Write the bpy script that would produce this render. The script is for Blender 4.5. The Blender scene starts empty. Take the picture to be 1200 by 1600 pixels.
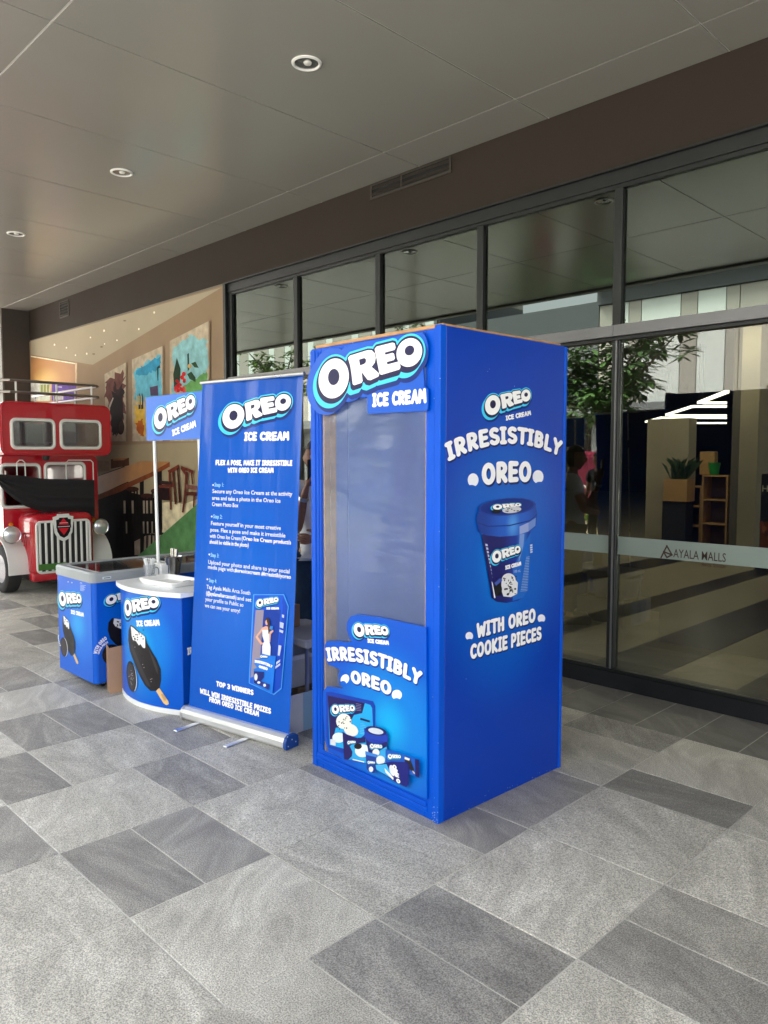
import bpy, bmesh, math, random
import numpy as np
from mathutils import Vector, Matrix
from mathutils.geometry import tessellate_polygon
random.seed(7)
PI = math.pi
sc = bpy.context.scene
COL = sc.collection

# ------------------------------------------------------------------ camera, sky, sun, exposure
FPX, CX, CY = 1192.0, 600.0, 800.0            # photograph 1200 x 1600
PITCH = math.atan2(83, FPX); HEAD = math.radians(45.4); HC = 1.575
cam = bpy.data.cameras.new('camera'); camo = bpy.data.objects.new('camera', cam); COL.objects.link(camo)
cam.sensor_fit = 'HORIZONTAL'; cam.sensor_width = 36; cam.lens = 36 * FPX / 1200
cam.clip_start = 0.05; cam.clip_end = 500
camo.location = (0, 0, HC); camo.rotation_euler = (PI / 2 - PITCH, 0, HEAD)
sc.camera = camo
SUN_EL, SUN_AZ = math.radians(58), math.radians(-20)    # azimuth clockwise from +Y
world = bpy.data.worlds.new('World'); sc.world = world; world.use_nodes = True
wn = world.node_tree.nodes; wl = world.node_tree.links; wn.clear()
sky = wn.new('ShaderNodeTexSky'); sky.sky_type = 'NISHITA'; sky.sun_disc = False
sky.sun_elevation = SUN_EL; sky.sun_rotation = SUN_AZ; sky.dust_density = 4; sky.air_density = 1.2
hsv = wn.new('ShaderNodeHueSaturation'); hsv.inputs['Saturation'].default_value = 0.22
bg = wn.new('ShaderNodeBackground'); bg.inputs[1].default_value = 0.15
wo = wn.new('ShaderNodeOutputWorld')
wl.new(sky.outputs[0], hsv.inputs['Color']); wl.new(hsv.outputs[0], bg.inputs[0]); wl.new(bg.outputs[0], wo.inputs[0])
sun = bpy.data.lights.new('sun', 'SUN'); sun.energy = 3.5; sun.angle = math.radians(12); sun.color = (1, .97, .92)
suno = bpy.data.objects.new('sun', sun); COL.objects.link(suno)
sd = Vector((math.sin(SUN_AZ) * math.cos(SUN_EL), math.cos(SUN_AZ) * math.cos(SUN_EL), math.sin(SUN_EL)))
suno.rotation_euler = (-sd).to_track_quat('-Z', 'Y').to_euler(); suno.location = (0, 4, 12)
sc.view_settings.view_transform = 'Standard'; sc.view_settings.look = 'None'
sc.view_settings.gamma = 1; sc.view_settings.use_curve_mapping = False
sc.view_settings.exposure = 2.85
sc.render.engine = 'CYCLES'
sc.cycles.max_bounces = 10; sc.cycles.diffuse_bounces = 4; sc.cycles.glossy_bounces = 4
sc.cycles.transparent_max_bounces = 16; sc.cycles.use_denoising = True
sc.cycles.caustics_reflective = False; sc.cycles.caustics_refractive = False

# ------------------------------------------------------------------ pixel -> world helpers (used to measure places)
_f = np.array([-math.sin(HEAD) * math.cos(PITCH), math.cos(HEAD) * math.cos(PITCH), -math.sin(PITCH)])
_r = np.array([math.cos(HEAD), math.sin(HEAD), 0]); _u = np.cross(_r, _f); _c = np.array([0, 0, HC])
def ray(x, y): return _f * FPX + _r * (x - CX) + _u * (CY - y)
def onz(x, y, z=0.0): d = ray(x, y); return _c + d * (z - HC) / d[2]
def ony(x, y, Y): d = ray(x, y); return _c + d * Y / d[1]
def onx(x, y, X): d = ray(x, y); return _c + d * X / d[0]

# ------------------------------------------------------------------ colours and materials
def s2l(c): c /= 255.0; return c / 12.92 if c <= .04045 else ((c + .055) / 1.055) ** 2.4
def S(r, g, b): return (s2l(r), s2l(g), s2l(b), 1)
MATS = {}
def mat(key, color, rough=.5, metal=0.0, spec=.5, var=0.0, vscale=6.0, bump=0.0, bscale=60.0, coat=0.0, alpha=1.0, emit=0.0):
    if key in MATS: return MATS[key]
    m = bpy.data.materials.new(key); m.use_nodes = True; MATS[key] = m
    n = m.node_tree.nodes; l = m.node_tree.links; p = n['Principled BSDF']
    if len(color) == 3: color = (*color, 1)
    p.inputs['Base Color'].default_value = color; p.inputs['Roughness'].default_value = rough
    p.inputs['Metallic'].default_value = metal; p.inputs['Specular IOR Level'].default_value = spec
    p.inputs['Coat Weight'].default_value = coat; p.inputs['Alpha'].default_value = alpha
    if emit: p.inputs['Emission Color'].default_value = color; p.inputs['Emission Strength'].default_value = emit
    if var or bump:
        tc = n.new('ShaderNodeTexCoord')
    if var:
        t = n.new('ShaderNodeTexNoise'); t.inputs['Scale'].default_value = vscale; t.inputs['Detail'].default_value = 6
        l.new(tc.outputs['Object'], t.inputs['Vector'])
        mr = n.new('ShaderNodeMapRange'); mr.inputs[1].default_value = .3; mr.inputs[2].default_value = .7
        mr.inputs[3].default_value = 1 - var; mr.inputs[4].default_value = 1 + var
        mx = n.new('ShaderNodeMixRGB'); mx.blend_type = 'MULTIPLY'; mx.inputs[0].default_value = 1; mx.inputs[1].default_value = color
        l.new(t.outputs[0], mr.inputs[0]); l.new(mr.outputs[0], mx.inputs[2]); l.new(mx.outputs[0], p.inputs['Base Color'])
        r2 = n.new('ShaderNodeMapRange'); r2.inputs[3].default_value = rough * .85; r2.inputs[4].default_value = min(1, rough * 1.2)
        l.new(t.outputs[0], r2.inputs[0]); l.new(r2.outputs[0], p.inputs['Roughness'])
    if bump:
        t2 = n.new('ShaderNodeTexNoise'); t2.inputs['Scale'].default_value = bscale; t2.inputs['Detail'].default_value = 4
        l.new(tc.outputs['Object'], t2.inputs['Vector'])
        b = n.new('ShaderNodeBump'); b.inputs['Strength'].default_value = bump; b.inputs['Distance'].default_value = .01
        l.new(t2.outputs[0], b.inputs['Height']); l.new(b.outputs[0], p.inputs['Normal'])
    return m
def pm(r, g, b, matte=False):                        # flat printed ink
    return mat('ink_%d_%d_%d%s' % (r, g, b, '_matte' if matte else ''), S(r, g, b), .75 if matte else .4, spec=.15 if matte else .25, var=.26 if matte else 0, vscale=9)
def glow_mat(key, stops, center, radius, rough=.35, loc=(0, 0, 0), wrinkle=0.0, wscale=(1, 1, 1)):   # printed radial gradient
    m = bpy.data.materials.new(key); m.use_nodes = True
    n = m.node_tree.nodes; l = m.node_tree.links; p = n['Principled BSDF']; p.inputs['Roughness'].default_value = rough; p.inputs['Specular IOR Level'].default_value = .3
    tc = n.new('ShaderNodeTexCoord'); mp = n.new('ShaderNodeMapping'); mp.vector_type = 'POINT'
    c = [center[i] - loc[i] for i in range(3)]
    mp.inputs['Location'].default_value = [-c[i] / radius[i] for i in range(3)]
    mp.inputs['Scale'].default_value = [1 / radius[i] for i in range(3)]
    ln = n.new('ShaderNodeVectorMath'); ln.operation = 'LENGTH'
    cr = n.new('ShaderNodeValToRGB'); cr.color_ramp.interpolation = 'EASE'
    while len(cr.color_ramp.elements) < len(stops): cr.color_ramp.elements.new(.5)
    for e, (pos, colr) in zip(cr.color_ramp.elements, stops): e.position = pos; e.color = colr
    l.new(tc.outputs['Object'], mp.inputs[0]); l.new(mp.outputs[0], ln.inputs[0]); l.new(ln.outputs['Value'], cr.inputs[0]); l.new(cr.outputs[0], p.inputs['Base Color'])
    if wrinkle:
        m2 = n.new('ShaderNodeMapping'); m2.inputs['Scale'].default_value = wscale
        t2 = n.new('ShaderNodeTexNoise'); t2.inputs['Scale'].default_value = 1; t2.inputs['Detail'].default_value = 3
        b = n.new('ShaderNodeBump'); b.inputs['Strength'].default_value = wrinkle; b.inputs['Distance'].default_value = .02
        l.new(tc.outputs['Object'], m2.inputs[0]); l.new(m2.outputs[0], t2.inputs[0]); l.new(t2.outputs[0], b.inputs['Height']); l.new(b.outputs[0], p.inputs['Normal'])
    return m
def glass_mat(key, tint, refl, rough=0.0, gcol=(1, 1, 1, 1), haze=0.0, bump=0.0, bscale=(1, 1, 1), hazec=(.85, .87, .95, 1)):
    m = bpy.data.materials.new(key); m.use_nodes = True
    n = m.node_tree.nodes; l = m.node_tree.links; n.clear()
    out = n.new('ShaderNodeOutputMaterial'); tr = n.new('ShaderNodeBsdfTransparent'); tr.inputs[0].default_value = tint
    gl = n.new('ShaderNodeBsdfGlossy'); gl.inputs['Roughness'].default_value = rough; gl.inputs[0].default_value = gcol
    lw = n.new('ShaderNodeLayerWeight'); lw.inputs[0].default_value = .5
    mr = n.new('ShaderNodeMapRange'); mr.inputs[1].default_value = .2; mr.inputs[2].default_value = 1
    mr.inputs[3].default_value = refl; mr.inputs[4].default_value = min(1, refl * 3.0 + .25)
    mx = n.new('ShaderNodeMixShader')
    l.new(lw.outputs['Fresnel'], mr.inputs[0]); l.new(mr.outputs[0], mx.inputs[0])
    base = tr
    if haze:
        df = n.new('ShaderNodeBsdfDiffuse'); df.inputs[0].default_value = hazec
        m1 = n.new('ShaderNodeMixShader'); m1.inputs[0].default_value = haze
        l.new(tr.outputs[0], m1.inputs[1]); l.new(df.outputs[0], m1.inputs[2]); base = m1
    if bump:
        tc = n.new('ShaderNodeTexCoord'); mp = n.new('ShaderNodeMapping'); mp.inputs['Scale'].default_value = bscale
        t = n.new('ShaderNodeTexNoise'); t.inputs['Scale'].default_value = 1; t.inputs['Detail'].default_value = 3; t.inputs['Distortion'].default_value = .6
        b = n.new('ShaderNodeBump'); b.inputs['Strength'].default_value = bump; b.inputs['Distance'].default_value = .02
        l.new(tc.outputs['Object'], mp.inputs[0]); l.new(mp.outputs[0], t.inputs[0]); l.new(t.outputs[0], b.inputs['Height']); l.new(b.outputs[0], gl.inputs['Normal'])
    l.new(base.outputs[0], mx.inputs[1]); l.new(gl.outputs[0], mx.inputs[2]); l.new(mx.outputs[0], out.inputs[0])
    return m

def stone_mat(key, c0, c1, c2, rough=.55, speck=1.0):
    # speckled granite-look porcelain with soft veins; each slab is offset by its own random value
    m = bpy.data.materials.new(key); m.use_nodes = True; MATS[key] = m
    n = m.node_tree.nodes; l = m.node_tree.links; p = n['Principled BSDF']
    tc = n.new('ShaderNodeTexCoord'); oi = n.new('ShaderNodeObjectInfo')
    off = n.new('ShaderNodeVectorMath'); off.operation = 'SCALE'; off.inputs[0].default_value = (37, 91, 13)
    l.new(oi.outputs['Random'], off.inputs['Scale'])
    add = n.new('ShaderNodeVectorMath'); l.new(tc.outputs['Object'], add.inputs[0]); l.new(off.outputs[0], add.inputs[1])
    ang = n.new('ShaderNodeMath'); ang.operation = 'MULTIPLY_ADD'; ang.inputs[1].default_value = 1.5; ang.inputs[2].default_value = -.3; l.new(oi.outputs['Random'], ang.inputs[0])
    vrot = n.new('ShaderNodeVectorRotate'); vrot.rotation_type = 'Z_AXIS'; l.new(add.outputs[0], vrot.inputs['Vector']); l.new(ang.outputs[0], vrot.inputs['Angle'])
    rot = n.new('ShaderNodeMapping'); rot.inputs['Scale'].default_value = (1.5, 4.2, 1); l.new(vrot.outputs[0], rot.inputs[0])
    v = n.new('ShaderNodeTexNoise'); v.inputs['Scale'].default_value = 1.25; v.inputs['Detail'].default_value = 7; v.inputs['Roughness'].default_value = .62; v.inputs['Distortion'].default_value = 1.7
    l.new(rot.outputs[0], v.inputs[0])
    vr = n.new('ShaderNodeValToRGB'); e = vr.color_ramp.elements; e[0].position = .33; e[0].color = c0; e[1].position = .68; e[1].color = c2
    x = e.new(.5); x.color = c1; l.new(v.outputs[0], vr.inputs[0])
    s = n.new('ShaderNodeTexNoise'); s.inputs['Scale'].default_value = 210; s.inputs['Detail'].default_value = 2; l.new(add.outputs[0], s.inputs[0])
    sr = n.new('ShaderNodeMapRange'); sr.inputs[1].default_value = .32; sr.inputs[2].default_value = .68; sr.inputs[3].default_value = 1 - .5 * speck; sr.inputs[4].default_value = 1 + .5 * speck
    l.new(s.outputs[0], sr.inputs[0])
    s2 = n.new('ShaderNodeTexVoronoi'); s2.inputs['Scale'].default_value = 95; l.new(add.outputs[0], s2.inputs[0])
    s3 = n.new('ShaderNodeMapRange'); s3.inputs[1].default_value = .0; s3.inputs[2].default_value = .22; s3.inputs[3].default_value = 1 + .35 * speck; s3.inputs[4].default_value = 1
    l.new(s2.outputs['Distance'], s3.inputs[0])
    big = n.new('ShaderNodeTexNoise'); big.inputs['Scale'].default_value = 2.1; big.inputs['Detail'].default_value = 3; l.new(tc.outputs['Object'], big.inputs[0])
    br = n.new('ShaderNodeMapRange'); br.inputs[3].default_value = .86; br.inputs[4].default_value = 1.14; l.new(big.outputs[0], br.inputs[0])
    pr = n.new('ShaderNodeMapRange'); pr.inputs[3].default_value = .88; pr.inputs[4].default_value = 1.1; l.new(oi.outputs['Random'], pr.inputs[0])
    mm = n.new('ShaderNodeMath'); mm.operation = 'MULTIPLY'; l.new(sr.outputs[0], mm.inputs[0]); l.new(s3.outputs[0], mm.inputs[1])
    m2 = n.new('ShaderNodeMath'); m2.operation = 'MULTIPLY'; l.new(mm.outputs[0], m2.inputs[0]); l.new(br.outputs[0], m2.inputs[1])
    m3 = n.new('ShaderNodeMath'); m3.operation = 'MULTIPLY'; l.new(m2.outputs[0], m3.inputs[0]); l.new(pr.outputs[0], m3.inputs[1])
    mx = n.new('ShaderNodeMixRGB'); mx.blend_type = 'MULTIPLY'; mx.inputs[0].default_value = 1
    l.new(vr.outputs[0], mx.inputs[1]); l.new(m3.outputs[0], mx.inputs[2]); l.new(mx.outputs[0], p.inputs['Base Color'])
    st = n.new('ShaderNodeTexVoronoi'); st.inputs['Scale'].default_value = 2.6; l.new(add.outputs[0], st.inputs[0])
    stn = n.new('ShaderNodeTexNoise'); stn.inputs['Scale'].default_value = 40; l.new(add.outputs[0], stn.inputs[0])
    sa = n.new('ShaderNodeMath'); sa.operation = 'MULTIPLY_ADD'; sa.inputs[1].default_value = .03; l.new(stn.outputs[0], sa.inputs[0]); l.new(st.outputs['Distance'], sa.inputs[2])
    sm = n.new('ShaderNodeMapRange'); sm.inputs[1].default_value = .028; sm.inputs[2].default_value = .04; sm.inputs[3].default_value = .45; sm.inputs[4].default_value = 1; l.new(sa.outputs[0], sm.inputs[0])
    mxs = n.new('ShaderNodeMixRGB'); mxs.blend_type = 'MULTIPLY'; mxs.inputs[0].default_value = 1; l.new(mx.outputs[0], mxs.inputs[1]); l.new(sm.outputs[0], mxs.inputs[2]); l.new(mxs.outputs[0], p.inputs['Base Color'])
    p.inputs['Roughness'].default_value = rough
    b = n.new('ShaderNodeBump'); b.inputs['Strength'].default_value = .25; b.inputs['Distance'].default_value = .004
    l.new(s.outputs[0], b.inputs['Height']); l.new(b.outputs[0], p.inputs['Normal'])
    return m

# ------------------------------------------------------------------ mesh helpers (all coordinates are world coordinates)
class MB:
    def __init__(self): self.v = []; self.f = []; self.m = []
    def add(self, vs, fs, mi=0):
        o = len(self.v); self.v += [tuple(float(c) for c in p) for p in vs]
        for f in fs: self.f.append([i + o for i in f]); self.m.append(mi)
        return self
    def box(self, c, s, rz=0.0, R=None, mi=0):
        vs = []
        cr, sr = math.cos(rz), math.sin(rz)
        for dz in (-.5, .5):
            for dx, dy in ((-.5, -.5), (.5, -.5), (.5, .5), (-.5, .5)):
                p = Vector((dx * s[0], dy * s[1], dz * s[2]))
                p = R @ p if R is not None else Vector((p.x * cr - p.y * sr, p.x * sr + p.y * cr, p.z))
                vs.append(p + Vector(c))
        return self.add(vs, [(3, 2, 1, 0), (4, 5, 6, 7), (0, 1, 5, 4), (1, 2, 6, 5), (2, 3, 7, 6), (3, 0, 4, 7)], mi)
    def bx(self, x0, x1, y0, y1, z0, z1): return self.box(((x0 + x1) / 2, (y0 + y1) / 2, (z0 + z1) / 2), (x1 - x0, y1 - y0, z1 - z0))
    def cbox(self, c, s, ch=.003, rz=0.0):           # box with chamfered edges
        bm = bmesh.new(); bmesh.ops.create_cube(bm, size=1)
        for v in bm.verts: v.co = Vector((v.co.x * s[0], v.co.y * s[1], v.co.z * s[2]))
        bmesh.ops.bevel(bm, geom=bm.edges[:], offset=ch, segments=1, affect='EDGES', profile=.5)
        R = Matrix.Rotation(rz, 3, 'Z'); self.from_bm(bm, R, Vector(c)); return self
    def rbox(self, c, s, r=.05, seg=4, rz=0.0):
        bm = bmesh.new(); bmesh.ops.create_cube(bm, size=1)
        for v in bm.verts: v.co = Vector((v.co.x * s[0], v.co.y * s[1], v.co.z * s[2]))
        bmesh.ops.bevel(bm, geom=bm.edges[:], offset=r, segments=seg, affect='EDGES', profile=.5)
        self.from_bm(bm, Matrix.Rotation(rz, 3, 'Z'), Vector(c)); return self
    def from_bm(self, bm, R=None, T=None):
        bm.verts.index_update(); vs = []
        for v in bm.verts:
            p = v.co.copy()
            if R is not None: p = R @ p
            if T is not None: p = p + T
            vs.append(p)
        self.add(vs, [[v.index for v in f.verts] for f in bm.faces]); bm.free()
    def tube(self, pts, r, n=8, closed=False, cap=True):
        pts = [Vector(p) for p in pts]; N = len(pts); rs = r if isinstance(r, (list, tuple)) else [r] * N
        rings = []; up = None
        for i, p in enumerate(pts):
            if closed: t = pts[(i + 1) % N] - pts[i - 1]
            else: t = pts[min(i + 1, N - 1)] - pts[max(i - 1, 0)]
            t.normalize()
            if up is None: up = Vector((0, 0, 1)) if abs(t.z) < .9 else Vector((1, 0, 0))
            a = t.cross(up)
            if a.length < 1e-5: a = t.orthogonal()
            a.normalize(); b = a.cross(t); up = b
            rings.append([p + (a * math.cos(2 * PI * k / n) + b * math.sin(2 * PI * k / n)) * rs[i] for k in range(n)])
        vs = [q for rg in rings for q in rg]; fs = []
        for i in range(N if closed else N - 1):
            j = (i + 1) % N
            for k in range(n): fs.append((i * n + k, i * n + (k + 1) % n, j * n + (k + 1) % n, j * n + k))
        if cap and not closed: fs += [tuple(range(n - 1, -1, -1)), tuple((N - 1) * n + k for k in range(n))]
        return self.add(vs, fs)
    def lathe(self, prof, c, axis=(0, 0, 1), n=20, closed=False):
        ax = Vector(axis).normalized(); a = ax.orthogonal().normalized(); b = ax.cross(a); c = Vector(c)
        vs = []; P = len(prof)
        for rr, h in prof:
            for k in range(n): vs.append(c + ax * h + (a * math.cos(2 * PI * k / n) + b * math.sin(2 * PI * k / n)) * rr)
        fs = []
        for i in range(P if closed else P - 1):
            j = (i + 1) % P
            for k in range(n): fs.append((i * n + k, i * n + (k + 1) % n, j * n + (k + 1) % n, j * n + k))
        if not closed:
            if prof[0][0] > 1e-6: fs.append(tuple(range(n - 1, -1, -1)))
            if prof[-1][0] > 1e-6: fs.append(tuple((P - 1) * n + k for k in range(n)))
        return self.add(vs, fs)
    def plate(self, poly, fn, t):                     # polygon (u,v) given thickness: fn(u,v,depth)->xyz, front at depth 0, back at -t
        n = len(poly); vs = [fn(u, v, 0) for u, v in poly] + [fn(u, v, -t) for u, v in poly]
        tri = tessellate_polygon([[Vector((u, v, 0)) for u, v in poly]])
        fs = [tuple(a) for a in tri] + [tuple(i + n for i in reversed(a)) for a in tri]
        fs += [(i, i + n, (i + 1) % n + n, (i + 1) % n) for i in range(n)]
        return self.add(vs, fs)
    def sheet(self, fn, nu, nv):
        vs = [fn(i / nu, j / nv) for j in range(nv + 1) for i in range(nu + 1)]
        return self.add(vs, [(j * (nu + 1) + i, j * (nu + 1) + i + 1, (j + 1) * (nu + 1) + i + 1, (j + 1) * (nu + 1) + i) for j in range(nv) for i in range(nu)])

def root_loc(o):
    p = Vector((0, 0, 0))
    while o is not None: p = p + o.location; o = o.parent
    return p
def tag(o, label=None, cat=None, group=None, kind=None):
    if label: o['label'] = label
    if cat: o['category'] = cat
    if group: o['group'] = group
    if kind: o['kind'] = kind
    return o
def obj(name, mb, material, parent=None, smooth=False, fix=True):
    me = bpy.data.meshes.new(name)
    V = np.array(mb.v, dtype=float).reshape(-1, 3)
    if parent is not None: org = np.array(root_loc(parent))
    else: org = np.array([(V[:, 0].min() + V[:, 0].max()) / 2, (V[:, 1].min() + V[:, 1].max()) / 2, V[:, 2].min()])
    me.from_pydata((V - org).tolist(), [], mb.f)
    mats = material if isinstance(material, (list, tuple)) else [material]
    for m in mats: me.materials.append(m)
    if len(mats) > 1: me.polygons.foreach_set('material_index', mb.m)
    if fix:
        bm = bmesh.new(); bm.from_mesh(me); bmesh.ops.recalc_face_normals(bm, faces=bm.faces[:]); bm.to_mesh(me); bm.free()
    if smooth:
        me.polygons.foreach_set('use_smooth', [True] * len(me.polygons))
        try: me.set_sharp_from_angle(angle=math.radians(38))
        except Exception: pass
    me.update()
    o = bpy.data.objects.new(name, me); COL.objects.link(o)
    if parent is not None: o.parent = parent
    else: o.location = org
    return o
def thing(name, label, cat, loc, group=None):
    o = bpy.data.objects.new(name, None); COL.objects.link(o); o.location = loc; o.empty_display_size = .1
    return tag(o, label, cat, group)
def copy_tree(o, parent=None):
    c = o.copy(); COL.objects.link(c); c.parent = parent
    for ch in list(o.children): copy_tree(ch, c)
    return c

# ------------------------------------------------------------------ 2D shapes: distance fields meshed for print and cut-outs
def sd_poly(X, Y, poly):
    d = np.full(X.shape, 1e9); sgn = np.zeros(X.shape, bool); n = len(poly)
    for i in range(n):
        ax, ay = poly[i]; bx_, by_ = poly[(i + 1) % n]
        ex, ey = bx_ - ax, by_ - ay; L = ex * ex + ey * ey + 1e-12
        t = np.clip(((X - ax) * ex + (Y - ay) * ey) / L, 0, 1)
        d = np.minimum(d, np.hypot(X - ax - ex * t, Y - ay - ey * t))
        c = ((ay > Y) != (by_ > Y)) & (X < (bx_ - ax) * (Y - ay) / ((by_ - ay) if abs(by_ - ay) > 1e-12 else 1e-12) + ax)
        sgn ^= c
    return np.where(sgn, -d, d)
def sd_line(X, Y, pts, r):
    d = np.full(X.shape, 1e9)
    for (ax, ay), (bx_, by_) in zip(pts[:-1], pts[1:]):
        ex, ey = bx_ - ax, by_ - ay; L = ex * ex + ey * ey + 1e-12
        t = np.clip(((X - ax) * ex + (Y - ay) * ey) / L, 0, 1)
        d = np.minimum(d, np.hypot(X - ax - ex * t, Y - ay - ey * t))
    return d - r
def sd_ell(X, Y, cx, cy, rx, ry, rot=0.0):
    c, s_ = math.cos(rot), math.sin(rot); x = (X - cx) * c + (Y - cy) * s_; y = -(X - cx) * s_ + (Y - cy) * c
    k = np.hypot(x / rx, y / ry); k2 = np.hypot(x / rx ** 2, y / ry ** 2) + 1e-9
    return k * (k - 1) / k2
def grid(x0, x1, y0, y1, h):
    nx, ny = int((x1 - x0) / h) + 2, int((y1 - y0) / h) + 2
    return np.meshgrid(x0 + h * np.arange(nx), y0 + h * np.arange(ny))
def field_mesh(X, Y, D, level=0.0, maxrun=400):
    D = D - level; vs = []; fs = []; ny, nx = D.shape; ins = D < 0
    cnt = ins[:-1, :-1].astype(int) + ins[1:, :-1] + ins[:-1, 1:] + ins[1:, 1:]
    for j in range(ny - 1):
        i = 0
        while i < nx - 1:
            c = cnt[j, i]
            if c == 0: i += 1; continue
            if c == 4:
                k = i
                while k < nx - 1 and cnt[j, k] == 4 and k - i < maxrun: k += 1
                o = len(vs); x0, x1, y0, y1 = X[j, i], X[j, k], Y[j, i], Y[j + 1, i]
                vs += [(x0, y0), (x1, y0), (x1, y1), (x0, y1)]; fs.append((o, o + 1, o + 2, o + 3)); i = k; continue
            cs = [(j, i), (j, i + 1), (j + 1, i + 1), (j + 1, i)]; poly = []
            for a in range(4):
                p, q = cs[a], cs[(a + 1) % 4]; dp, dq = D[p], D[q]
                if dp < 0: poly.append((X[p], Y[p]))
                if (dp < 0) != (dq < 0):
                    t = dp / (dp - dq); poly.append((X[p] + (X[q] - X[p]) * t, Y[p] + (Y[q] - Y[p]) * t))
            if len(poly) >= 3:
                o = len(vs); vs += poly; fs.append(tuple(range(o, o + len(poly))))
            i += 1
    return vs, fs
def arc(cx, cy, rx, ry, a0, a1, n=10):
    return [(cx + rx * math.cos(math.radians(a0 + (a1 - a0) * i / n)), cy + ry * math.sin(math.radians(a0 + (a1 - a0) * i / n))) for i in range(n + 1)]
GL = {  # rounded hand-lettered capitals: strokes on a cell of height 1, then the advance
    'A': ([[(.12, .13), (.33, .87), (.36, .87), (.57, .13)], [(.22, .38), (.47, .38)]], .69),
    'B': ([[(.14, .13), (.14, .87)] + arc(.3, .69, .17, .18, 90, -90, 6) + [(.16, .51)] + arc(.32, .32, .19, .19, 90, -90, 6) + [(.14, .13)]], .64),
    'C': ([arc(.37, .5, .25, .37, 50, 310)], .64),
    'D': ([[(.14, .13), (.14, .87)] + arc(.26, .5, .27, .37, 90, -90) + [(.14, .13)]], .67),
    'E': ([[(.47, .86), (.14, .87), (.14, .13), (.48, .14)], [(.14, .5), (.43, .5)]], .58),
    'F': ([[(.47, .86), (.14, .87), (.14, .13)], [(.14, .48), (.43, .5)]], .55),
    'H': ([[(.14, .13), (.14, .87)], [(.5, .13), (.5, .87)], [(.14, .5), (.5, .5)]], .64),
    'I': ([[(.22, .13), (.22, .87)], [(.12, .87), (.32, .87)], [(.12, .13), (.32, .13)]], .44),
    'K': ([[(.14, .13), (.14, .87)], [(.5, .87), (.17, .46), (.52, .13)]], .64),
    'L': ([[(.14, .87), (.14, .13), (.46, .14)]], .55),
    'M': ([[(.12, .13), (.17, .87), (.37, .42), (.57, .87), (.63, .13)]], .75),
    'N': ([[(.14, .13), (.14, .87), (.5, .13), (.5, .87)]], .64),
    'O': ([arc(.37, .5, .24, .37, 0, 360, 20)], .74),
    'P': ([[(.14, .13), (.14, .87)] + arc(.3, .66, .2, .21, 90, -90) + [(.14, .44)]], .6),
    'R': ([[(.14, .13), (.14, .87)] + arc(.3, .67, .19, .2, 90, -90) + [(.16, .47)], [(.28, .45), (.5, .13)]], .63),
    'S': ([arc(.32, .69, .19, .18, 40, 250, 8) + arc(.31, .31, .2, .18, 80, -150, 8)], .6),
    'T': ([[(.09, .87), (.55, .87)], [(.32, .87), (.32, .13)]], .6),
    'U': ([[(.14, .87), (.14, .35)] + arc(.33, .33, .19, .2, 180, 360) + [(.52, .87)]], .66),
    'V': ([[(.1, .87), (.32, .13), (.54, .87)]], .62),
    'W': ([[(.1, .87), (.23, .13), (.4, .66), (.57, .13), (.7, .87)]], .8),
    'X': ([[(.12, .13), (.5, .87)], [(.12, .87), (.5, .13)]], .62),
    'Y': ([[(.1, .87), (.31, .5), (.54, .87)], [(.31, .5), (.29, .13)]], .62),
    'Z': ([[(.12, .87), (.5, .87), (.12, .13), (.52, .13)]], .62),
    '3': ([arc(.28, .69, .19, .18, 140, -90, 8) + arc(.29, .32, .21, .19, 90, -140, 8)], .6),
    ',': ([[(.14, .12), (.1, .0)]], .28), ' ': ([], .34)}
_gc = {}
def glyph(ch, bold=.125, h=.035):
    k = (ch, bold)
    if k not in _gc:
        st, adv = GL[ch]
        if st:
            X, Y = grid(-.12, adv + .12, -.2, 1.1, h); D = np.full(X.shape, 1e9)
            for pl in st: D = np.minimum(D, sd_line(X, Y, pl, bold))
            _gc[k] = (*field_mesh(X, Y, D), adv)
        else: _gc[k] = ([], [], adv)
    return _gc[k]
LOGO_R = [(.352, .109), (.37, .12), (.528, .137), (.564, .133), (.588, .115), (.596, .088), (.588, .063), (.558, .04), (.625, -.004), (.622, -.017), (.552, -.034), (.528, -.029), (.469, .027), (.48, -.035), (.472, -.044), (.407, -.054), (.395, -.047), (.383, .022), (.371, .068)]
LOGO_RH = [(.451, .092), (.499, .097), (.514, .089), (.514, .072), (.499, .063), (.46, .056)]
LOGO_E = [(.593, .14), (.607, .15), (.74, .159), (.756, .155), (.764, .132), (.756, .122), (.673, .115), (.679, .096), (.74, .102), (.751, .097), (.758, .073), (.751, .066), (.69, .06), (.695, .04), (.784, .048), (.797, .041), (.804, .02), (.797, .01), (.65, -.009), (.635, -.004)]
def logo_field(h):
    X, Y = grid(-.1, 1.1, -.3, .32, h)
    o1 = np.maximum(sd_ell(X, Y, .208, -.003, .149, .121, .12), -sd_ell(X, Y, .211, .006, .056, .05))
    o1f = sd_ell(X, Y, .208, -.003, .149, .121, .12)
    o2 = np.maximum(sd_ell(X, Y, .875, .094, .101, .078), -sd_ell(X, Y, .878, .105, .038, .027))
    o2f = sd_ell(X, Y, .875, .094, .101, .078)
    r = np.maximum(sd_poly(X, Y, LOGO_R) - .003, -sd_poly(X, Y, LOGO_RH)); rf = sd_poly(X, Y, LOGO_R)
    e = sd_poly(X, Y, LOGO_E) - .003
    W = np.minimum(np.minimum(o1, o2), np.minimum(r, e)); Fl = np.minimum(np.minimum(o1f, o2f), np.minimum(rf, e))
    return X, Y, W, Fl
def shifted(D, dx, dy, h): return np.roll(np.roll(D, int(round(dy / h)), 0), int(round(dx / h)), 1)
_lc = {}
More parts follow.
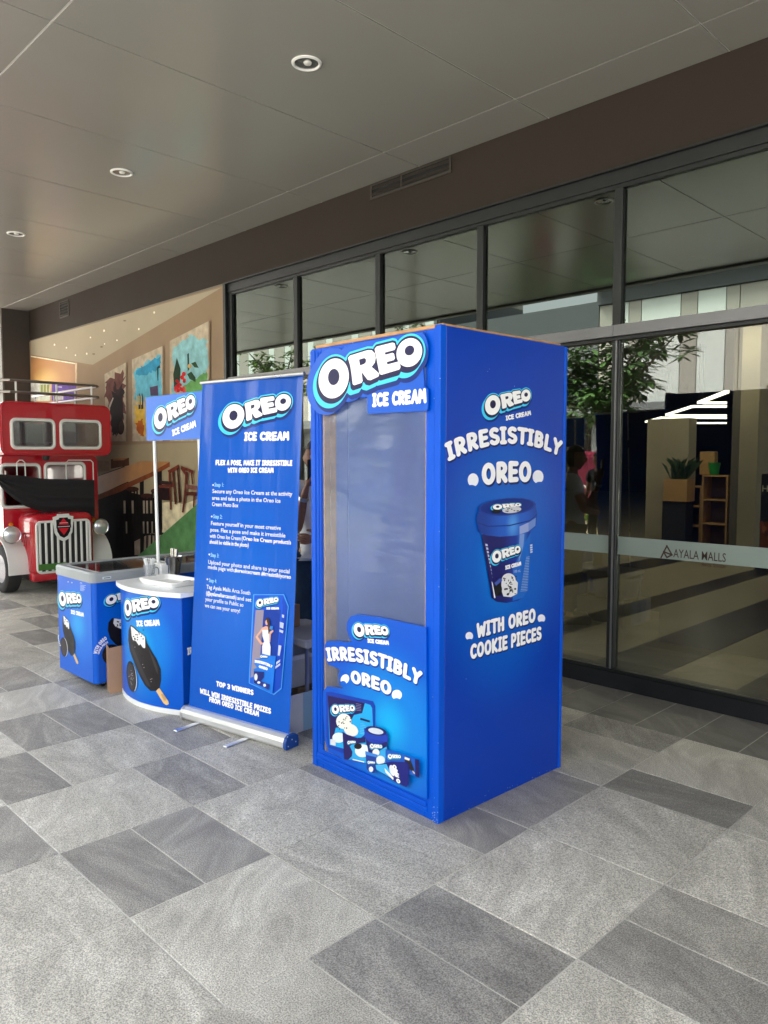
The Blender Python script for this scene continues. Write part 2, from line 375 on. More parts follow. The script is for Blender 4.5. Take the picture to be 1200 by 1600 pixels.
def logo_meshes(h, run=400):
    key = (h, run)
    if key not in _lc:
        X, Y, W, Fl = logo_field(h)
        cy = np.minimum.reduce([shifted(Fl, -.036 * t, -.036 * t, h) for t in (0, .33, .66, 1)]); nv = np.minimum(Fl, shifted(Fl, -.01, -.022, h))
        _lc[key] = [field_mesh(X, Y, cy, .03, run), field_mesh(X, Y, cy, .025, run), field_mesh(X, Y, nv, .013, run), field_mesh(X, Y, W, 0, run)]
    return _lc[key]

class Frame:
    """a flat printable surface: world origin O, unit axes U (right) and V (up), outward normal N"""
    def __init__(s, O, U, V, gap=.0003):
        s.O = Vector(O); s.U = Vector(U).normalized(); s.V = Vector(V).normalized(); s.N = s.U.cross(s.V).normalized(); s.gap = gap
    def p(s, u, v, l=0): return s.O + s.U * u + s.V * v + s.N * (s.gap * l)
    def d(s, u, v, dep=0): return s.O + s.U * u + s.V * v + s.N * dep
    def uv(s, x, y):
        d = Vector(ray(x, y)); c = Vector(_c); t = (s.O - c).dot(s.N) / d.dot(s.N); q = c + d * t - s.O
        return q.dot(s.U), q.dot(s.V)
class WaveFrame(Frame):
    """a hanging sheet: flat below, soft vertical ripples toward the top, edges curling forward"""
    def wave(s, u, v):
        t = min(1, max(0, (v - .75) / 1.1)); e = max(0, (abs(u / .412 - 1) - .8) / .2)
        return t * t * (.0065 * math.sin(u * 17 + 1.2 * math.sin(v * 2.2)) + .003 * math.sin(u * 31 + v * 3)) + .008 * e * e * (.4 + .6 * t)
    def p(s, u, v, l=0): return s.O + s.U * u + s.V * v + s.N * (s.gap * l + s.wave(u, v))
    def d(s, u, v, dep=0): return s.O + s.U * u + s.V * v + s.N * (dep + s.wave(u, v))
class ArcFrame(Frame):
    """a vertical surface bulging outward between two ends"""
    def __init__(s, A, B, bulge, gap=.0004):
        A, B = Vector(A), Vector(B); super().__init__(A, B - A, (0, 0, 1), gap); s.w = (B - A).length; s.b = bulge
    def bul(s, u): t = 2 * u / s.w - 1; return s.b * (1 - t * t)
    def p(s, u, v, l=0): return s.O + s.U * u + s.V * v + s.N * (s.bul(u) + s.gap * l)
    def d(s, u, v, dep=0): return s.O + s.U * u + s.V * v + s.N * (s.bul(u) + dep)
    def uv(s, x, y):
        u, v = s.w / 2, 0
        for _ in range(12):
            d = Vector(ray(x, y)); c = Vector(_c); t = (s.O + s.N * s.bul(u) - c).dot(s.N) / d.dot(s.N); q = c + d * t - s.O
            u, v = min(max(q.dot(s.U), 0), s.w), q.dot(s.V)
        return u, v
class Print:
    """layers of flat ink on a Frame, built as one mesh"""
    def __init__(s, fr, matte=False): s.fr = fr; s.mb = MB(); s.mats = []; s.matte = matte; s.l = 1
    def mi(s, c):
        m = pm(*c, s.matte) if isinstance(c, tuple) else c
        if m not in s.mats: s.mats.append(m)
        return s.mats.index(m)
    def poly(s, pts, c, uv=False, l=None):
        q = pts if uv else [s.fr.uv(*p) for p in pts]; l = s.l if l is None else l
        if isinstance(s.fr, ArcFrame):            # follow the bulge
            us, vs = [a for a, b in q], [b for a, b in q]; w = max(us) - min(us)
            if w > .03:
                h = .006; GX, GY = grid(min(us) - h, max(us) + h, min(vs) - h, max(vs) + h, h)
                return s.mesh(field_mesh(GX, GY, sd_poly(GX, GY, q), 0, 4), lambda x, y: (x, y), c, l)
        tri = tessellate_polygon([[Vector((a, b, 0)) for a, b in q]])
        s.mb.add([s.fr.p(a, b, l) for a, b in q], tri, s.mi(c)); return s
    def ell(s, cx, cy, rx, ry, c, rot=0.0, n=20, l=None, uv=False):
        pts = []
        for k in range(n):
            a = 2 * PI * k / n; x, y = rx * math.cos(a), ry * math.sin(a)
            pts.append((cx + x * math.cos(rot) - y * math.sin(rot), cy + x * math.sin(rot) + y * math.cos(rot)))
        return s.poly(pts, c, uv=uv, l=l)
    def mesh(s, m, T, c, l):
        s.mb.add([s.fr.p(*T(x, y), l) for x, y in m[0]], m[1], s.mi(c)); return s
    def logo(s, pl, pr, h=.008, tilt=0.0, colors=None, l=None, ys=1.0):
        """cyan rim's left-most and right-most points, in pixels"""
        l = s.l if l is None else l
        a, b = s.fr.uv(*pl), s.fr.uv(*pr); du, dv = b[0] - a[0], b[1] - a[1]
        w = du; ms = logo_meshes(h, 3 if isinstance(s.fr, (ArcFrame, WaveFrame)) else 400); k = (dv / w - .084)
        T = lambda x, y: (a[0] + x * w, a[1] + (y * ys + x * k) * abs(w))
        cols = colors or [(8, 40, 120), (70, 205, 250), (24, 22, 72), (248, 248, 250)]
        Tsh = lambda x, y: (a[0] + (x + .012) * w, a[1] + ((y - .022) * ys + x * k) * abs(w))
        s.mesh(ms[0], Tsh, cols[0], l); s.mesh(ms[1], T, cols[1], l + 1); s.mesh(ms[2], T, cols[2], l + 2); s.mesh(ms[3], T, cols[3], l + 3)
        return s
    def text(s, st, pl, pr, hpx=None, hr=None, bend=0.0, c=(246, 246, 250), shadow=None, bold=.125, jig=0.0, l=None, hh=.035):
        """baseline from pixel pl to pixel pr; letter height hr * width-scale, arched by bend"""
        l = s.l if l is None else l
        a, b = s.fr.uv(*pl), s.fr.uv(*pr); W = math.hypot(b[0] - a[0], b[1] - a[1]); ang = math.atan2(b[1] - a[1], b[0] - a[0])
        tot = sum(GL[ch][1] for ch in st); sx = W / tot
        if hpx: t0 = s.fr.uv(pl[0], pl[1] - hpx); sy = abs(t0[1] - a[1])
        else: sy = sx * (hr or 1)
        pos = 0; rnd = random.Random(len(st))
        for ch in st:
            vs, fs, adv = glyph(ch, bold, hh)
            t = (pos + adv / 2) / tot; off = 4 * bend * t * (1 - t) * W; sl = math.atan(4 * bend * (1 - 2 * t)) + rnd.uniform(-jig, jig)
            cx, cy = t * W, off; ca, sa = math.cos(sl), math.sin(sl); C_, S_ = math.cos(ang), math.sin(ang)
            def T(x, y, dx=0, dy=0):
                px_, py_ = (x - adv / 2) * sx, y * sy; xx, yy = cx + px_ * ca - py_ * sa, cy + px_ * sa + py_ * ca
                return a[0] + xx * C_ - yy * S_ + dx, a[1] + xx * S_ + yy * C_ + dy
            if vs:
                if shadow: s.mesh((vs, fs), lambda x, y: T(x, y, .06 * sy, -.1 * sy), shadow, l)
                s.mesh((vs, fs), T, c, l + 1)
            pos += adv
        return s
    def body(s, st, pl, size_px, c=(235, 240, 250), fat=0.0, l=None, width_px=None):
        """plain sans text: left end of the baseline and letter height in pixels"""
        l = s.l if l is None else l
        a = s.fr.uv(*pl); h = abs(s.fr.uv(pl[0], pl[1] - size_px)[1] - a[1])
        vs, fs, w = font_mesh(st, fat)
        k = h / .72; kx = k
        if width_px: kx = abs(s.fr.uv(pl[0] + width_px[0], pl[1] + width_px[1])[0] - a[0]) / max(w, .01)
        return s.mesh((vs, fs), lambda x, y: (a[0] + x * kx, a[1] + y * k), c, l)
    def build(s, name, parent): return obj(name, s.mb, s.mats, parent, fix=False)
_fc = {}
def font_mesh(st, fat=0.0):
    k = (st, fat)
    if k not in _fc:
        cu = bpy.data.curves.new('type', 'FONT'); cu.body = st; cu.size = 1; cu.resolution_u = 2; cu.offset = fat; cu.fill_mode = 'FRONT'
        o = bpy.data.objects.new('type', cu); COL.objects.link(o); dg = bpy.context.evaluated_depsgraph_get(); dg.update()
        me = bpy.data.meshes.new_from_object(o.evaluated_get(dg))
        vs = [(v.co.x, v.co.y) for v in me.vertices]; fs = [tuple(p.vertices) for p in me.polygons]
        w = max(v[0] for v in vs) if vs else 1
        bpy.data.objects.remove(o); bpy.data.curves.remove(cu); bpy.data.meshes.remove(me); _fc[k] = (vs, fs, w)
    return _fc[k]
def rrect(x0, x1, y0, y1, r, n=5):
    return arc(x1 - r, y1 - r, r, r, 0, 90, n) + arc(x0 + r, y1 - r, r, r, 90, 180, n) + arc(x0 + r, y0 + r, r, r, 180, 270, n) + arc(x1 - r, y0 + r, r, r, 270, 360, n)

YF, ZC = 4.742, 3.97

# ================================================================== THE SETTING
# ---- ground, pavement and its slabs
m_grout = mat('grout', S(196, 193, 186), .8, var=.25, vscale=3)
m_light = stone_mat('stone_light', S(166, 162, 153), S(184, 180, 170), S(204, 200, 190))
m_dark = stone_mat('stone_dark', S(132, 129, 124), S(149, 146, 140), S(172, 168, 160))
m_mid = stone_mat('stone_mid', S(146, 143, 136), S(163, 159, 151), S(182, 178, 169))
m_band = stone_mat('stone_band', S(96, 94, 92), S(110, 108, 105), S(130, 127, 122), .45, .45)
m_asph = mat('street_concrete', S(176, 172, 164), .85, var=.12, vscale=1.5, bump=.2, bscale=60)
tag(obj('ground', MB().bx(-120, 80, -90, 40, -.4, -.16), m_asph), kind='structure')
pav = tag(obj('pavement', MB().bx(-40, 14, -3.2, YF + .12, -.155, -.0022), m_grout), kind='structure')
LAY = {-1: [(1, 2, 'L'), (3, 1, 'D'), (4, 1, 'M'), (5, 2, 'L'), (7, 2, 'L'), (9, 1, 'D')],
       0: [(-1, 2, 'L'), (1, 1, 'D'), (2, 1, 'D'), (3, 2, 'L'), (5, 2, 'L'), (7, 1, 'D'), (8, 2, 'L')],
       1: [(-2, 2, 'L'), (0, 2, 'L'), (2, 2, 'L'), (4, 1, 'D'), (5, 2, 'M'), (7, 2, 'L'), (9, 1, 'D')],
       2: [(-2, 2, 'L'), (0, 1, 'D'), (1, 1, 'D'), (2, 2, 'L'), (4, 1, 'D'), (5, 2, 'L'), (7, 1, 'D'), (8, 2, 'L')],
       3: [(-2, 1, 'L'), (-1, 1, 'D'), (0, 2, 'L'), (2, 1, 'D'), (3, 2, 'L'), (5, 1, 'D'), (6, 2, 'L'), (8, 2, 'L')],
       4: [(-1, 1, 'L'), (0, 1, 'D'), (1, 2, 'L'), (3, 1, 'D'), (4, 2, 'L'), (6, 1, 'D'), (7, 1, 'D'), (8, 2, 'L')],
       5: [(-1, 2, 'L'), (1, 1, 'D'), (2, 1, 'D'), (3, 2, 'L'), (5, 1, 'D'), (6, 2, 'L'), (8, 2, 'L')],
       6: [(-1, 2, 'L'), (1, 2, 'L'), (3, 1, 'D'), (4, 2, 'L'), (6, 2, 'L'), (8, 1, 'D'), (9, 1, 'D')],
       7: [(-1, 2, 'L'), (1, 1, 'D'), (2, 1, 'D'), (3, 2, 'L'), (5, 1, 'D'), (6, 2, 'L'), (8, 2, 'L')],
       8: [(0, 2, 'L'), (2, 2, 'L'), (4, 2, 'L'), (6, 1, 'D'), (7, 1, 'D'), (8, 2, 'L')],
       9: [(2, 2, 'L'), (4, 1, 'D'), (5, 2, 'L'), (7, 2, 'L'), (9, 1, 'D')],
       10: [(3, 2, 'L'), (5, 1, 'D'), (6, 2, 'L'), (8, 1, 'D'), (9, 1, 'D')],
       11: [(4, 2, 'L'), (6, 1, 'D'), (7, 2, 'L'), (9, 1, 'D')],
       12: [(5, 1, 'D'), (6, 2, 'L'), (8, 2, 'L')]}
SM = {'L': m_light, 'D': m_dark, 'M': m_mid, 'B': m_band}
_slab = {}
def slab_mesh(w, d, key):
    k = (round(w, 3), round(d, 3), key)
    if k not in _slab:
        g = .0026; a, b = w / 2 - g, d / 2 - g; c = .002
        me = bpy.data.meshes.new('paving_slab')
        v = [(sx * a, sy * b, -.012) for sx, sy in ((-1, -1), (1, -1), (1, 1), (-1, 1))] + [(sx * a, sy * b, -c * .6) for sx, sy in ((-1, -1), (1, -1), (1, 1), (-1, 1))] + [(sx * (a - c), sy * (b - c), 0) for sx, sy in ((-1, -1), (1, -1), (1, 1), (-1, 1))]
        f = [(8, 9, 10, 11)]
        for o in (0, 4): f += [(o + i, o + (i + 1) % 4, o + 4 + (i + 1) % 4, o + 4 + i) for i in range(4)]
        me.from_pydata(v, [], f); me.materials.append(SM[key]); _slab[k] = me
    return _slab[k]
rs = random.Random(3); rest = {'L': MB(), 'D': MB(), 'M': MB(), 'B': MB()}
def seen(x, y, m=90):
    v = np.array([x, y, 0]) - _c; z = v @ _f
    if z < .4: return False
    px_, py_ = CX + FPX * (v @ _r) / z, CY - FPX * (v @ _u) / z
    return -m < px_ < 1200 + m and py_ < 1600 + 2 * m and x > -12.5
def put(x, y, w, d, key):
    if seen(x, y):
        o = bpy.data.objects.new('paving_slab', slab_mesh(w, d, key)); COL.objects.link(o); o.parent = pav
        z0 = rs.uniform(-.0006, .0006); o.location = Vector((x, y, z0)) - pav.location
    else:
        me = slab_mesh(w, d, key); rest[key].add([(v.co.x + x, v.co.y + y, v.co.z) for v in me.vertices], [tuple(p.vertices) for p in me.polygons])
for k in range(-17, 42):
    lay = list(LAY.get(k, []))
    a = lay[0][0] if lay else 12
    pre = []; j = -14
    if not lay: lay = []; a = 10
    while j < a:
        n_ = 2 if rs.random() < .62 else 1
        if j + n_ > a: n_ = a - j
        pre.append((j, n_, 'L' if n_ == 2 else ('D' if rs.random() < .85 else 'M'))); j += n_
    lay = pre + lay; e = lay[-1][0] + lay[-1][1]
    while e < 10:
        n_ = min(2 if rs.random() < .62 else 1, 10 - e); lay.append((e, n_, 'L' if n_ == 2 else 'D')); e += n_
    X = -1.213 - .6 * k - .3
    for j, n_, key in lay: put(X, 1.145 + .302 * (j + n_ / 2), .6, .302 * n_, key)
    y0 = 1.145 + .302 * 10
    for q in (0, 1): put(X - .15 + .3 * q, (y0 + YF) / 2, .3, YF - y0, 'B')
for key, mb in rest.items():
    if mb.v: tag(obj('paving_slab_field', mb, SM[key], pav), kind='stuff')
tag(obj('kerb', MB().bx(-40, 14, -3.36, -3.203, -.155, -.002), mat('kerbstone', S(150, 148, 144), .8, var=.15)), kind='structure')

# ---- canopy ceiling of metal panels
def ceil_mat():
    m = mat('ceiling_metal', S(147, 145, 139), .2, 0, .9, var=.03, vscale=.7)
    return m
m_ceil = ceil_mat()
cl = tag(obj('ceiling', MB().bx(-15.2, 9, -.22, YF + .3, ZC + .0066, ZC + .32), mat('ceiling_gap', S(226, 224, 218), .7)), kind='structure')
ys = [-.22, 1.765, 4.325, YF - .006]
for k in range(-9, 11):
    for a, b in zip(ys[:-1], ys[1:]):
        x0, x1 = -1.898 - 1.2445 * k, -1.898 - 1.2445 * (k - 1); g = .0045
        obj('ceiling_panel', MB().cbox(((x0 + x1) / 2, (a + b) / 2, ZC + .003), (x1 - x0 - 2 * g, b - a - 2 * g, .006), .0012), m_ceil, cl)
tag(obj('canopy_edge_beam', MB().bx(-15.2, 9, -.34, -.223, ZC - .03, ZC + .5), mat('edge_beam', S(120, 118, 114), .6, var=.06)), kind='structure')
lights = [('round chrome downlight in the ceiling nearest above the photo booth', 479, 98), ('round chrome downlight in the ceiling, middle one of the row', 190, 269), ('round chrome downlight in the ceiling at the far left edge', 25, 365)]
m_chrome = mat('chrome', (.75, .75, .76), .12, 1.0); m_wht = mat('white_enamel', S(225, 225, 222), .4)
for lab, x, y in lights:
    c = onz(x, y, ZC); t = thing('ceiling_downlight', lab, 'downlight', (c[0], c[1], ZC), 'recessed downlights in the canopy ceiling')
    obj('trim_ring', MB().lathe([(.078, -.001), (.092, -.001), (.09, -.008), (.079, -.012), (.072, -.004)], (c[0], c[1], ZC), n=28, closed=True), m_wht, t, True)
    obj('reflector', MB().lathe([(.076, -.004), (.066, -.0022), (.05, -.0015), (.0, -.001)], (c[0], c[1], ZC), n=24), mat('reflector_satin', (.5, .5, .5), .18, .85), t, True)
    obj('lamp', MB().lathe([(.0, -.016), (.02, -.013), (.026, -.004), (.026, -.002)], (c[0] + .01, c[1], ZC), n=16), mat('lamp_glass', S(215, 215, 210), .2), t, True)

# ---- mall front
m_fascia = mat('fascia_render', S(47, 39, 33), .75, 0, .3, var=.07, vscale=1.4, bump=.15, bscale=90)
m_frame = mat('dark_anodised', S(30, 33, 34), .4, .2, var=.08, vscale=5)
m_frame2 = mat('grey_anodised', S(122, 122, 124), .4, .5, var=.08, vscale=3)
fa = thing('fascia_wall', 'dark brown rendered wall band between ceiling and shop glazing', 'wall', (-4, YF, 3.5))
obj('band', MB().bx(-13.04, 9, YF, YF + .3, 3.5, ZC + .006), m_fascia, fa)
obj('drip_edge', MB().bx(-7.33, 9, YF - .012, YF + .28, 3.487, 3.4995), m_frame, fa)
MX = [-7.245, -6.087, -4.917, -3.777, -2.612, -1.27, -.1, 1.1, 2.3, 3.5, 4.7, 5.9]
m_glass_low = glass_mat('glazing_clear', (.56, .58, .53, 1), .065)
m_glass_up = glass_mat('glazing_dark', (.06, .075, .06, 1), .115, gcol=(.82, .93, .84, 1))
sf = thing('shop_front', 'tall dark framed glass shop front with grey transom behind the booth', 'shop front', (-3, YF + .03, 0))
obj('plinth', MB().bx(-7.3, 9, YF + .0, YF + .2, -.1, .105), mat('plinth_stone', S(33, 35, 38), .22, var=.1, vscale=4), sf)
obj('sill', MB().bx(-7.3, 9, YF + .03, YF + .14, .1055, .125), m_frame, sf)
obj('head_rail', MB().bx(-7.3, 9, YF + .02, YF + .12, 3.4, 3.486), m_frame, sf)
obj('head_rail', MB().bx(-7.3, 9, YF + .035, YF + .11, 3.372, 3.3995), m_frame, sf)
for a, b in zip(MX[:-1], MX[1:]): obj('transom', MB().bx(a + .0015, b - .0015, YF - .012, YF + .11, 2.395, 2.468), m_frame2, sf)
obj('transom_shadow_gap', MB().bx(-7.3, 9, YF + .02, YF + .1, 2.372, 2.3948), m_frame, sf)
for x in MX:
    obj('mullion', MB().cbox((x, YF + .065, (.125 + 2.372) / 2), (.055, .07, 2.372 - .1255), .004), m_frame, sf)
    obj('mullion', MB().cbox((x, YF + .065, (2.469 + 3.372) / 2), (.06, .08, 3.3715 - 2.4685), .004), m_frame, sf)
    obj('mullion_cap', MB().bx(x + .004, x + .014, YF + .018, YF + .0298, .126, 2.371), m_frame2, sf)
obj('mullion', MB().bx(-7.325, -7.28, YF - .01, YF + .12, 0.0, 3.486), m_frame, sf)
for a, b in zip(MX[:-1], MX[1:]):
    obj('glass_pane', MB().bx(a + .028, b - .028, YF + .060, YF + .064, .126, 2.371), m_glass_low, sf)
    obj('glass_pane', MB().bx(a + .031, b - .031, YF + .060, YF + .064, 2.469, 3.3715), m_glass_up, sf)
m_frost = mat('frosted_vinyl', S(150, 165, 160), .6, alpha=.72)
for a, b in zip(MX[:-1], MX[1:]): obj('frosted_band', MB().bx(a + .03, b - .03, YF + .0578, YF + .0592, .922, 1.045), m_frost, sf)
frg = Frame((0, YF + .057, 0), (1, 0, 0), (0, 0, 1))
pr = Print(frg); br = (66, 50, 44)
pr.body('AYALA MALLS', (1052, 870.5), 13.5, br, .006, width_px=(82, 9)); pr.body('Arca South', (1096, 884), 5.6, br, .012, width_px=(37, 4))
for seg in ([(1033, 871), (1042, 853), (1050, 867)], [(1037, 862), (1050, 867), (1042, 871), (1038, 864)]):
    for p, q in zip(seg[:-1], seg[1:]):
        a, b = Vector(frg.uv(*p)), Vector(frg.uv(*q)); d = (b - a).normalized() * .005; nn = Vector((-d.y, d.x)); pr.poly([tuple(a - d + nn), tuple(b + d + nn), tuple(b + d - nn), tuple(a - d - nn)], br, uv=True); pr.l += 1
pr.build('window_lettering', sf)

for lab, x0, x1, z0, z1, n_ in (('long dark louvred vent in the brown wall just under the ceiling', -4.968, -4.045, 3.835, 3.962, 2), ('small square louvred vent in the brown wall above the mural', -11.78, -11.45, 3.69, 3.93, 5)):
    v = thing('air_vent', lab, 'vent', ((x0 + x1) / 2, YF, z0))
    mf = mat('vent_metal', S(62, 56, 50), .5, .2); e = .02
    obj('frame', MB().bx(x0, x1, YF - .012, YF - .0005, z0, z0 + e).bx(x0, x1, YF - .012, YF - .0005, z1 - .008, z1).bx(x0, x0 + e, YF - .0115, YF - .0005, z0 + e, z1 - .008).bx(x1 - e, x1, YF - .0115, YF - .0005, z0 + e, z1 - .008), mf, v)
    obj('backing', MB().bx(x0 + e, x1 - e, YF - .002, YF - .0006, z0 + e, z1 - .008), mat('vent_dark', (.008, .008, .008), .9), v)
    for i in range(n_):
        zz = z0 + e + (z1 - z0 - e - .008) * (i + .5) / n_; hh_ = (z1 - z0 - e) / n_ * .62
        obj('slat', MB().box(((x0 + x1) / 2, YF - .009, zz), (x1 - x0 - 2 * e, .004, hh_), R=Matrix.Rotation(-.5, 3, 'X')), mf, v)
    if n_ == 2: obj('divider', MB().bx((x0 + x1) / 2 - .09, (x0 + x1) / 2 - .075, YF - .018, YF - .0125, z0 + e, z1 - .01), mf, v)

# ---- end column
cm = mat('column_panel', S(60, 54, 50), .5, var=.06, vscale=2); cw = mat('column_front', S(118, 114, 106), .5, var=.05, vscale=2)
co = thing('corner_column', 'dark clad column at the far left end of the mural', 'column', (-13.6, 4.6, 0))
obj('dark_face', MB().bx(-13.6, -13.055, 4.33, YF + .3, 0, ZC + .006), cm, co)
obj('front_face', MB().bx(-14.6, -13.07, 4.31, 4.3295, 0, 3.66), cw, co); obj('head_panel', MB().bx(-14.6, -13.07, 4.31, 4.3295, 3.672, ZC + .005), cw, co)
obj('core', MB().bx(-14.6, -13.601, 4.33, YF + .3, 0, ZC + .005), cm, co)

# ---- mural: a printed banner stretched over the wall left of the glazing
MUX0, MUX1, MUZ1 = -13.05, -7.332, 3.478
mu = thing('wall_mural', 'large printed mural of a cafe interior with tall posters on the wall', 'mural', (-10, YF, 0))
obj('backing_wall', MB().bx(-13.04, -7.326, YF - .001, YF + .3, -.1, 3.4995), mat('mural_wall', S(120, 112, 100), .8), mu)
m_mwall = mat('mural_wall_print', S(150, 128, 104), .7, 0, .2, var=.08, vscale=1.5, bump=.25, bscale=3)
obj('printed_sheet', MB().bx(MUX0, MUX1, YF - .006, YF - .0015, .02, MUZ1), m_mwall, mu)
fm = Frame((0, YF - .0065, 0), (1, 0, 0), (0, 0, 1), .0004)
pm_ = Print(fm, True)
def z5(x, y): return (40 + x * .25833, 440 + y * .25833)
def z6(x, y): return (150 + x * .14167, 690 + y * .14167)
def P5(pts, c): pm_.poly([z5(*p) for p in pts], c); pm_.l += 1
def P6(pts, c): pm_.poly([z6(*p) for p in pts], c); pm_.l += 1
xl, xr = 48.2, 345.5
m_mceil = mat('mural_ceiling_print', S(172, 160, 138), .7, 0, .2, var=.06, vscale=1.2, bump=.2, bscale=3)
pm_.poly([(xl, 533), (346.3, 449), (340, 453), (145, 570), (xl, 554)], m_mceil); pm_.l += 1
for x, y, r_ in ((175, 382, 5), (247, 400, 4), (370, 436, 5), (475, 297, 6), (685, 287, 5), (778, 187, 6), (553, 355, 4), (302, 445, 4), (392, 338, 4), (478, 377, 3)): pm_.ell(*z5(x, y), r_ * .26, r_ * .34, (255, 250, 235), n=8); 
pm_.l += 1
for x, y in ((600, 237), (460, 395), (412, 438)): pm_.ell(*z5(x, y), 2.4, 1.1, (120, 105, 88), n=8)
pm_.l += 1
m_wood = glow_mat('mural_wood_glow', [(0, S(240, 200, 130)), (.5, S(196, 142, 92)), (1, S(150, 104, 70))], (ony(70, 597, YF)[0], YF, ony(70, 597, YF)[2]), (1.6, 1, .55), .5, mu.location)
pm_.poly([(xl, 557), (119, 570), (119, 640), (xl, 640)], m_wood); pm_.l += 1
P5([(32, 448), (300, 492), (300, 500), (32, 456)], (246, 240, 214)); P5([(300, 490), (313, 492), (313, 660), (300, 660)], (214, 188, 158))
P5([(32, 612), (130, 610), (150, 610), (150, 722), (32, 722)], (222, 222, 216)); P5([(85, 612), (150, 612), (150, 722), (85, 722)], (206, 214, 200))
for x in (100, 118, 138): P5([(x - 8, 625), (x + 7, 622), (x + 6, 690), (x - 7, 690)], (110 + x // 3, 150, 90))
P5([(160, 618), (310, 628), (310, 720), (160, 720)], (108, 84, 160)); P5([(180, 680), (230, 680), (230, 715), (180, 715)], (196, 190, 190))
P5([(190, 634), (222, 636), (222, 641), (190, 639)], (220, 215, 235))
def ragged(pts, amp, seed, n=7):
    r_ = random.Random(seed); out = []
    for (ax, ay), (bx_, by_) in zip(pts, pts[1:] + pts[:1]):
        for i in range(n):
            t = i / n; out.append((ax + (bx_ - ax) * t + r_.uniform(-amp, amp) * .6, ay + (by_ - ay) * t + r_.uniform(-amp, amp)))
    return out
paper = (186, 172, 150)
P5([(612, 492), (618, 488), (618, 966), (612, 966)], (140, 118, 98)); P5([(480, 560), (608, 490), (611, 966), (490, 966)], paper)
P5(ragged([(490, 600), (600, 545), (602, 700), (598, 800), (560, 905), (525, 925), (515, 780), (488, 700)], 22, 1), (110, 72, 66))
P5(ragged([(520, 680), (595, 640), (596, 840), (550, 925), (525, 915), (510, 800)], 16, 2), (46, 38, 38))
pm_.ell(*z5(578, 880), 22 * .26, 46 * .26, (38, 30, 30)); pm_.l += 1; pm_.ell(*z5(582, 880), 15 * .26, 36 * .26, (62, 48, 44)); pm_.l += 1
P5([(505, 760), (530, 700), (536, 705), (512, 770)], (190, 180, 175)); P5(ragged([(535, 660), (545, 590), (556, 660), (590, 620), (570, 700)], 6, 9), (60, 45, 45))
P5([(833, 390), (840, 387), (840, 966), (833, 966)], (142, 120, 100)); P5([(648, 472), (832, 390), (833, 966), (650, 966)], paper)
P5(ragged([(662, 545), (700, 515), (760, 470), (822, 440), (824, 700), (664, 720)], 16, 3), (104, 182, 206)); P5(ragged([(664, 560), (700, 520), (760, 480), (822, 450), (822, 520), (740, 560)], 10, 13), (58, 150, 190))
P5(ragged([(664, 760), (720, 740), (730, 900), (720, 935), (690, 930), (668, 860)], 10, 4), (214, 176, 74)); P5(ragged([(668, 850), (716, 830), (722, 930), (690, 925)], 9, 5), (176, 92, 40))
for x in (694, 710): P5([(x - 6, 700), (x, 672), (x + 6, 700), (x + 7, 770), (x - 6, 772)], (40, 44, 60))
for x in (675, 690, 704): P5([(x, 690), (x + 5, 690), (x + 5, 745), (x, 745)], (222, 190, 90))
P5([(757, 640), (806, 628), (808, 690), (762, 690)], (86, 72, 100)); P5([(800, 520), (815, 505), (822, 520), (810, 526), (808, 600), (804, 600)], (40, 70, 60))
P5([(1114, 240), (1122, 236), (1122, 966), (1114, 966)], (146, 122, 102)); P5([(878, 360), (1113, 240), (1115, 966), (880, 966)], paper)
P5(ragged([(893, 400), (940, 370), (1000, 330), (1105, 345), (1108, 620), (900, 680)], 18, 6), (140, 190, 196))
P5(ragged([(960, 640), (1030, 590), (1106, 545), (1108, 680), (960, 690)], 8, 7), (104, 158, 92))
P5([(900, 560), (922, 460), (945, 530), (940, 610), (905, 640)], (40, 62, 44)); P5([(985, 440), (995, 432), (998, 530), (988, 545)], (44, 60, 44))
P5([(985, 560), (1010, 545), (1035, 580), (1036, 608), (1000, 590)], (46, 74, 50)); P5([(1010, 495), (1035, 485), (1055, 522), (1030, 520)], (50, 74, 48))
for i in range(26):
    r_ = random.Random(i); pm_.ell(*z5(940 + r_.uniform(-32, 30), 630 + r_.uniform(-36, 36)), 10 * .26, 10 * .26, ((206, 44, 44), (176, 30, 36), (226, 84, 76))[i % 3], n=8)
    pm_.l += .05
pm_.l = int(pm_.l) + 1
for x, y in ((965, 560), (955, 580), (1000, 512)): pm_.ell(*z5(x, y), 12 * .26, 14 * .26, (196, 40, 40) if y > 520 else (196, 160, 100), n=10)
pm_.l += 1
# lower half: long table, stools, chairs, floor
pm_.poly([(xl, 700), (345.5, 690), (345.5, 905), (xl, 905)], mat('mural_cream_print', S(162, 148, 120), .7, 0, .2, var=.08, vscale=2)); pm_.l += 1
P6([(-720, 140), (160, 220), (160, 320), (-720, 420)], (150, 130, 108))
P6([(-720, 400), (0, 390), (330, 270), (400, 560), (740, 640), (760, 1020), (500, 1250), (480, 1500), (-720, 1500)], (24, 19, 18))
P6([(700, 680), (860, 660), (980, 690), (1200, 610), (1200, 1000), (700, 1000)], (222, 208, 172)); P6([(440, 1100), (640, 1000), (740, 1030), (560, 1250), (440, 1250)], (150, 132, 118))
P6([(180, 195), (380, 178), (382, 262), (180, 300)], (92, 58, 40)); P6([(200, 190), (375, 178), (320, 205), (210, 210)], (170, 120, 76))
P6([(-300, 470), (0, 395), (420, 250), (505, 215), (830, 222), (640, 330), (300, 470), (0, 610), (-300, 690)], mat('mural_table_print', S(176, 124, 74), .5, var=.15, vscale=5))
P6([(830, 224), (832, 275), (640, 385), (520, 440), (280, 555), (-100, 690), (-100, 640), (300, 480), (640, 332)], (132, 70, 40))
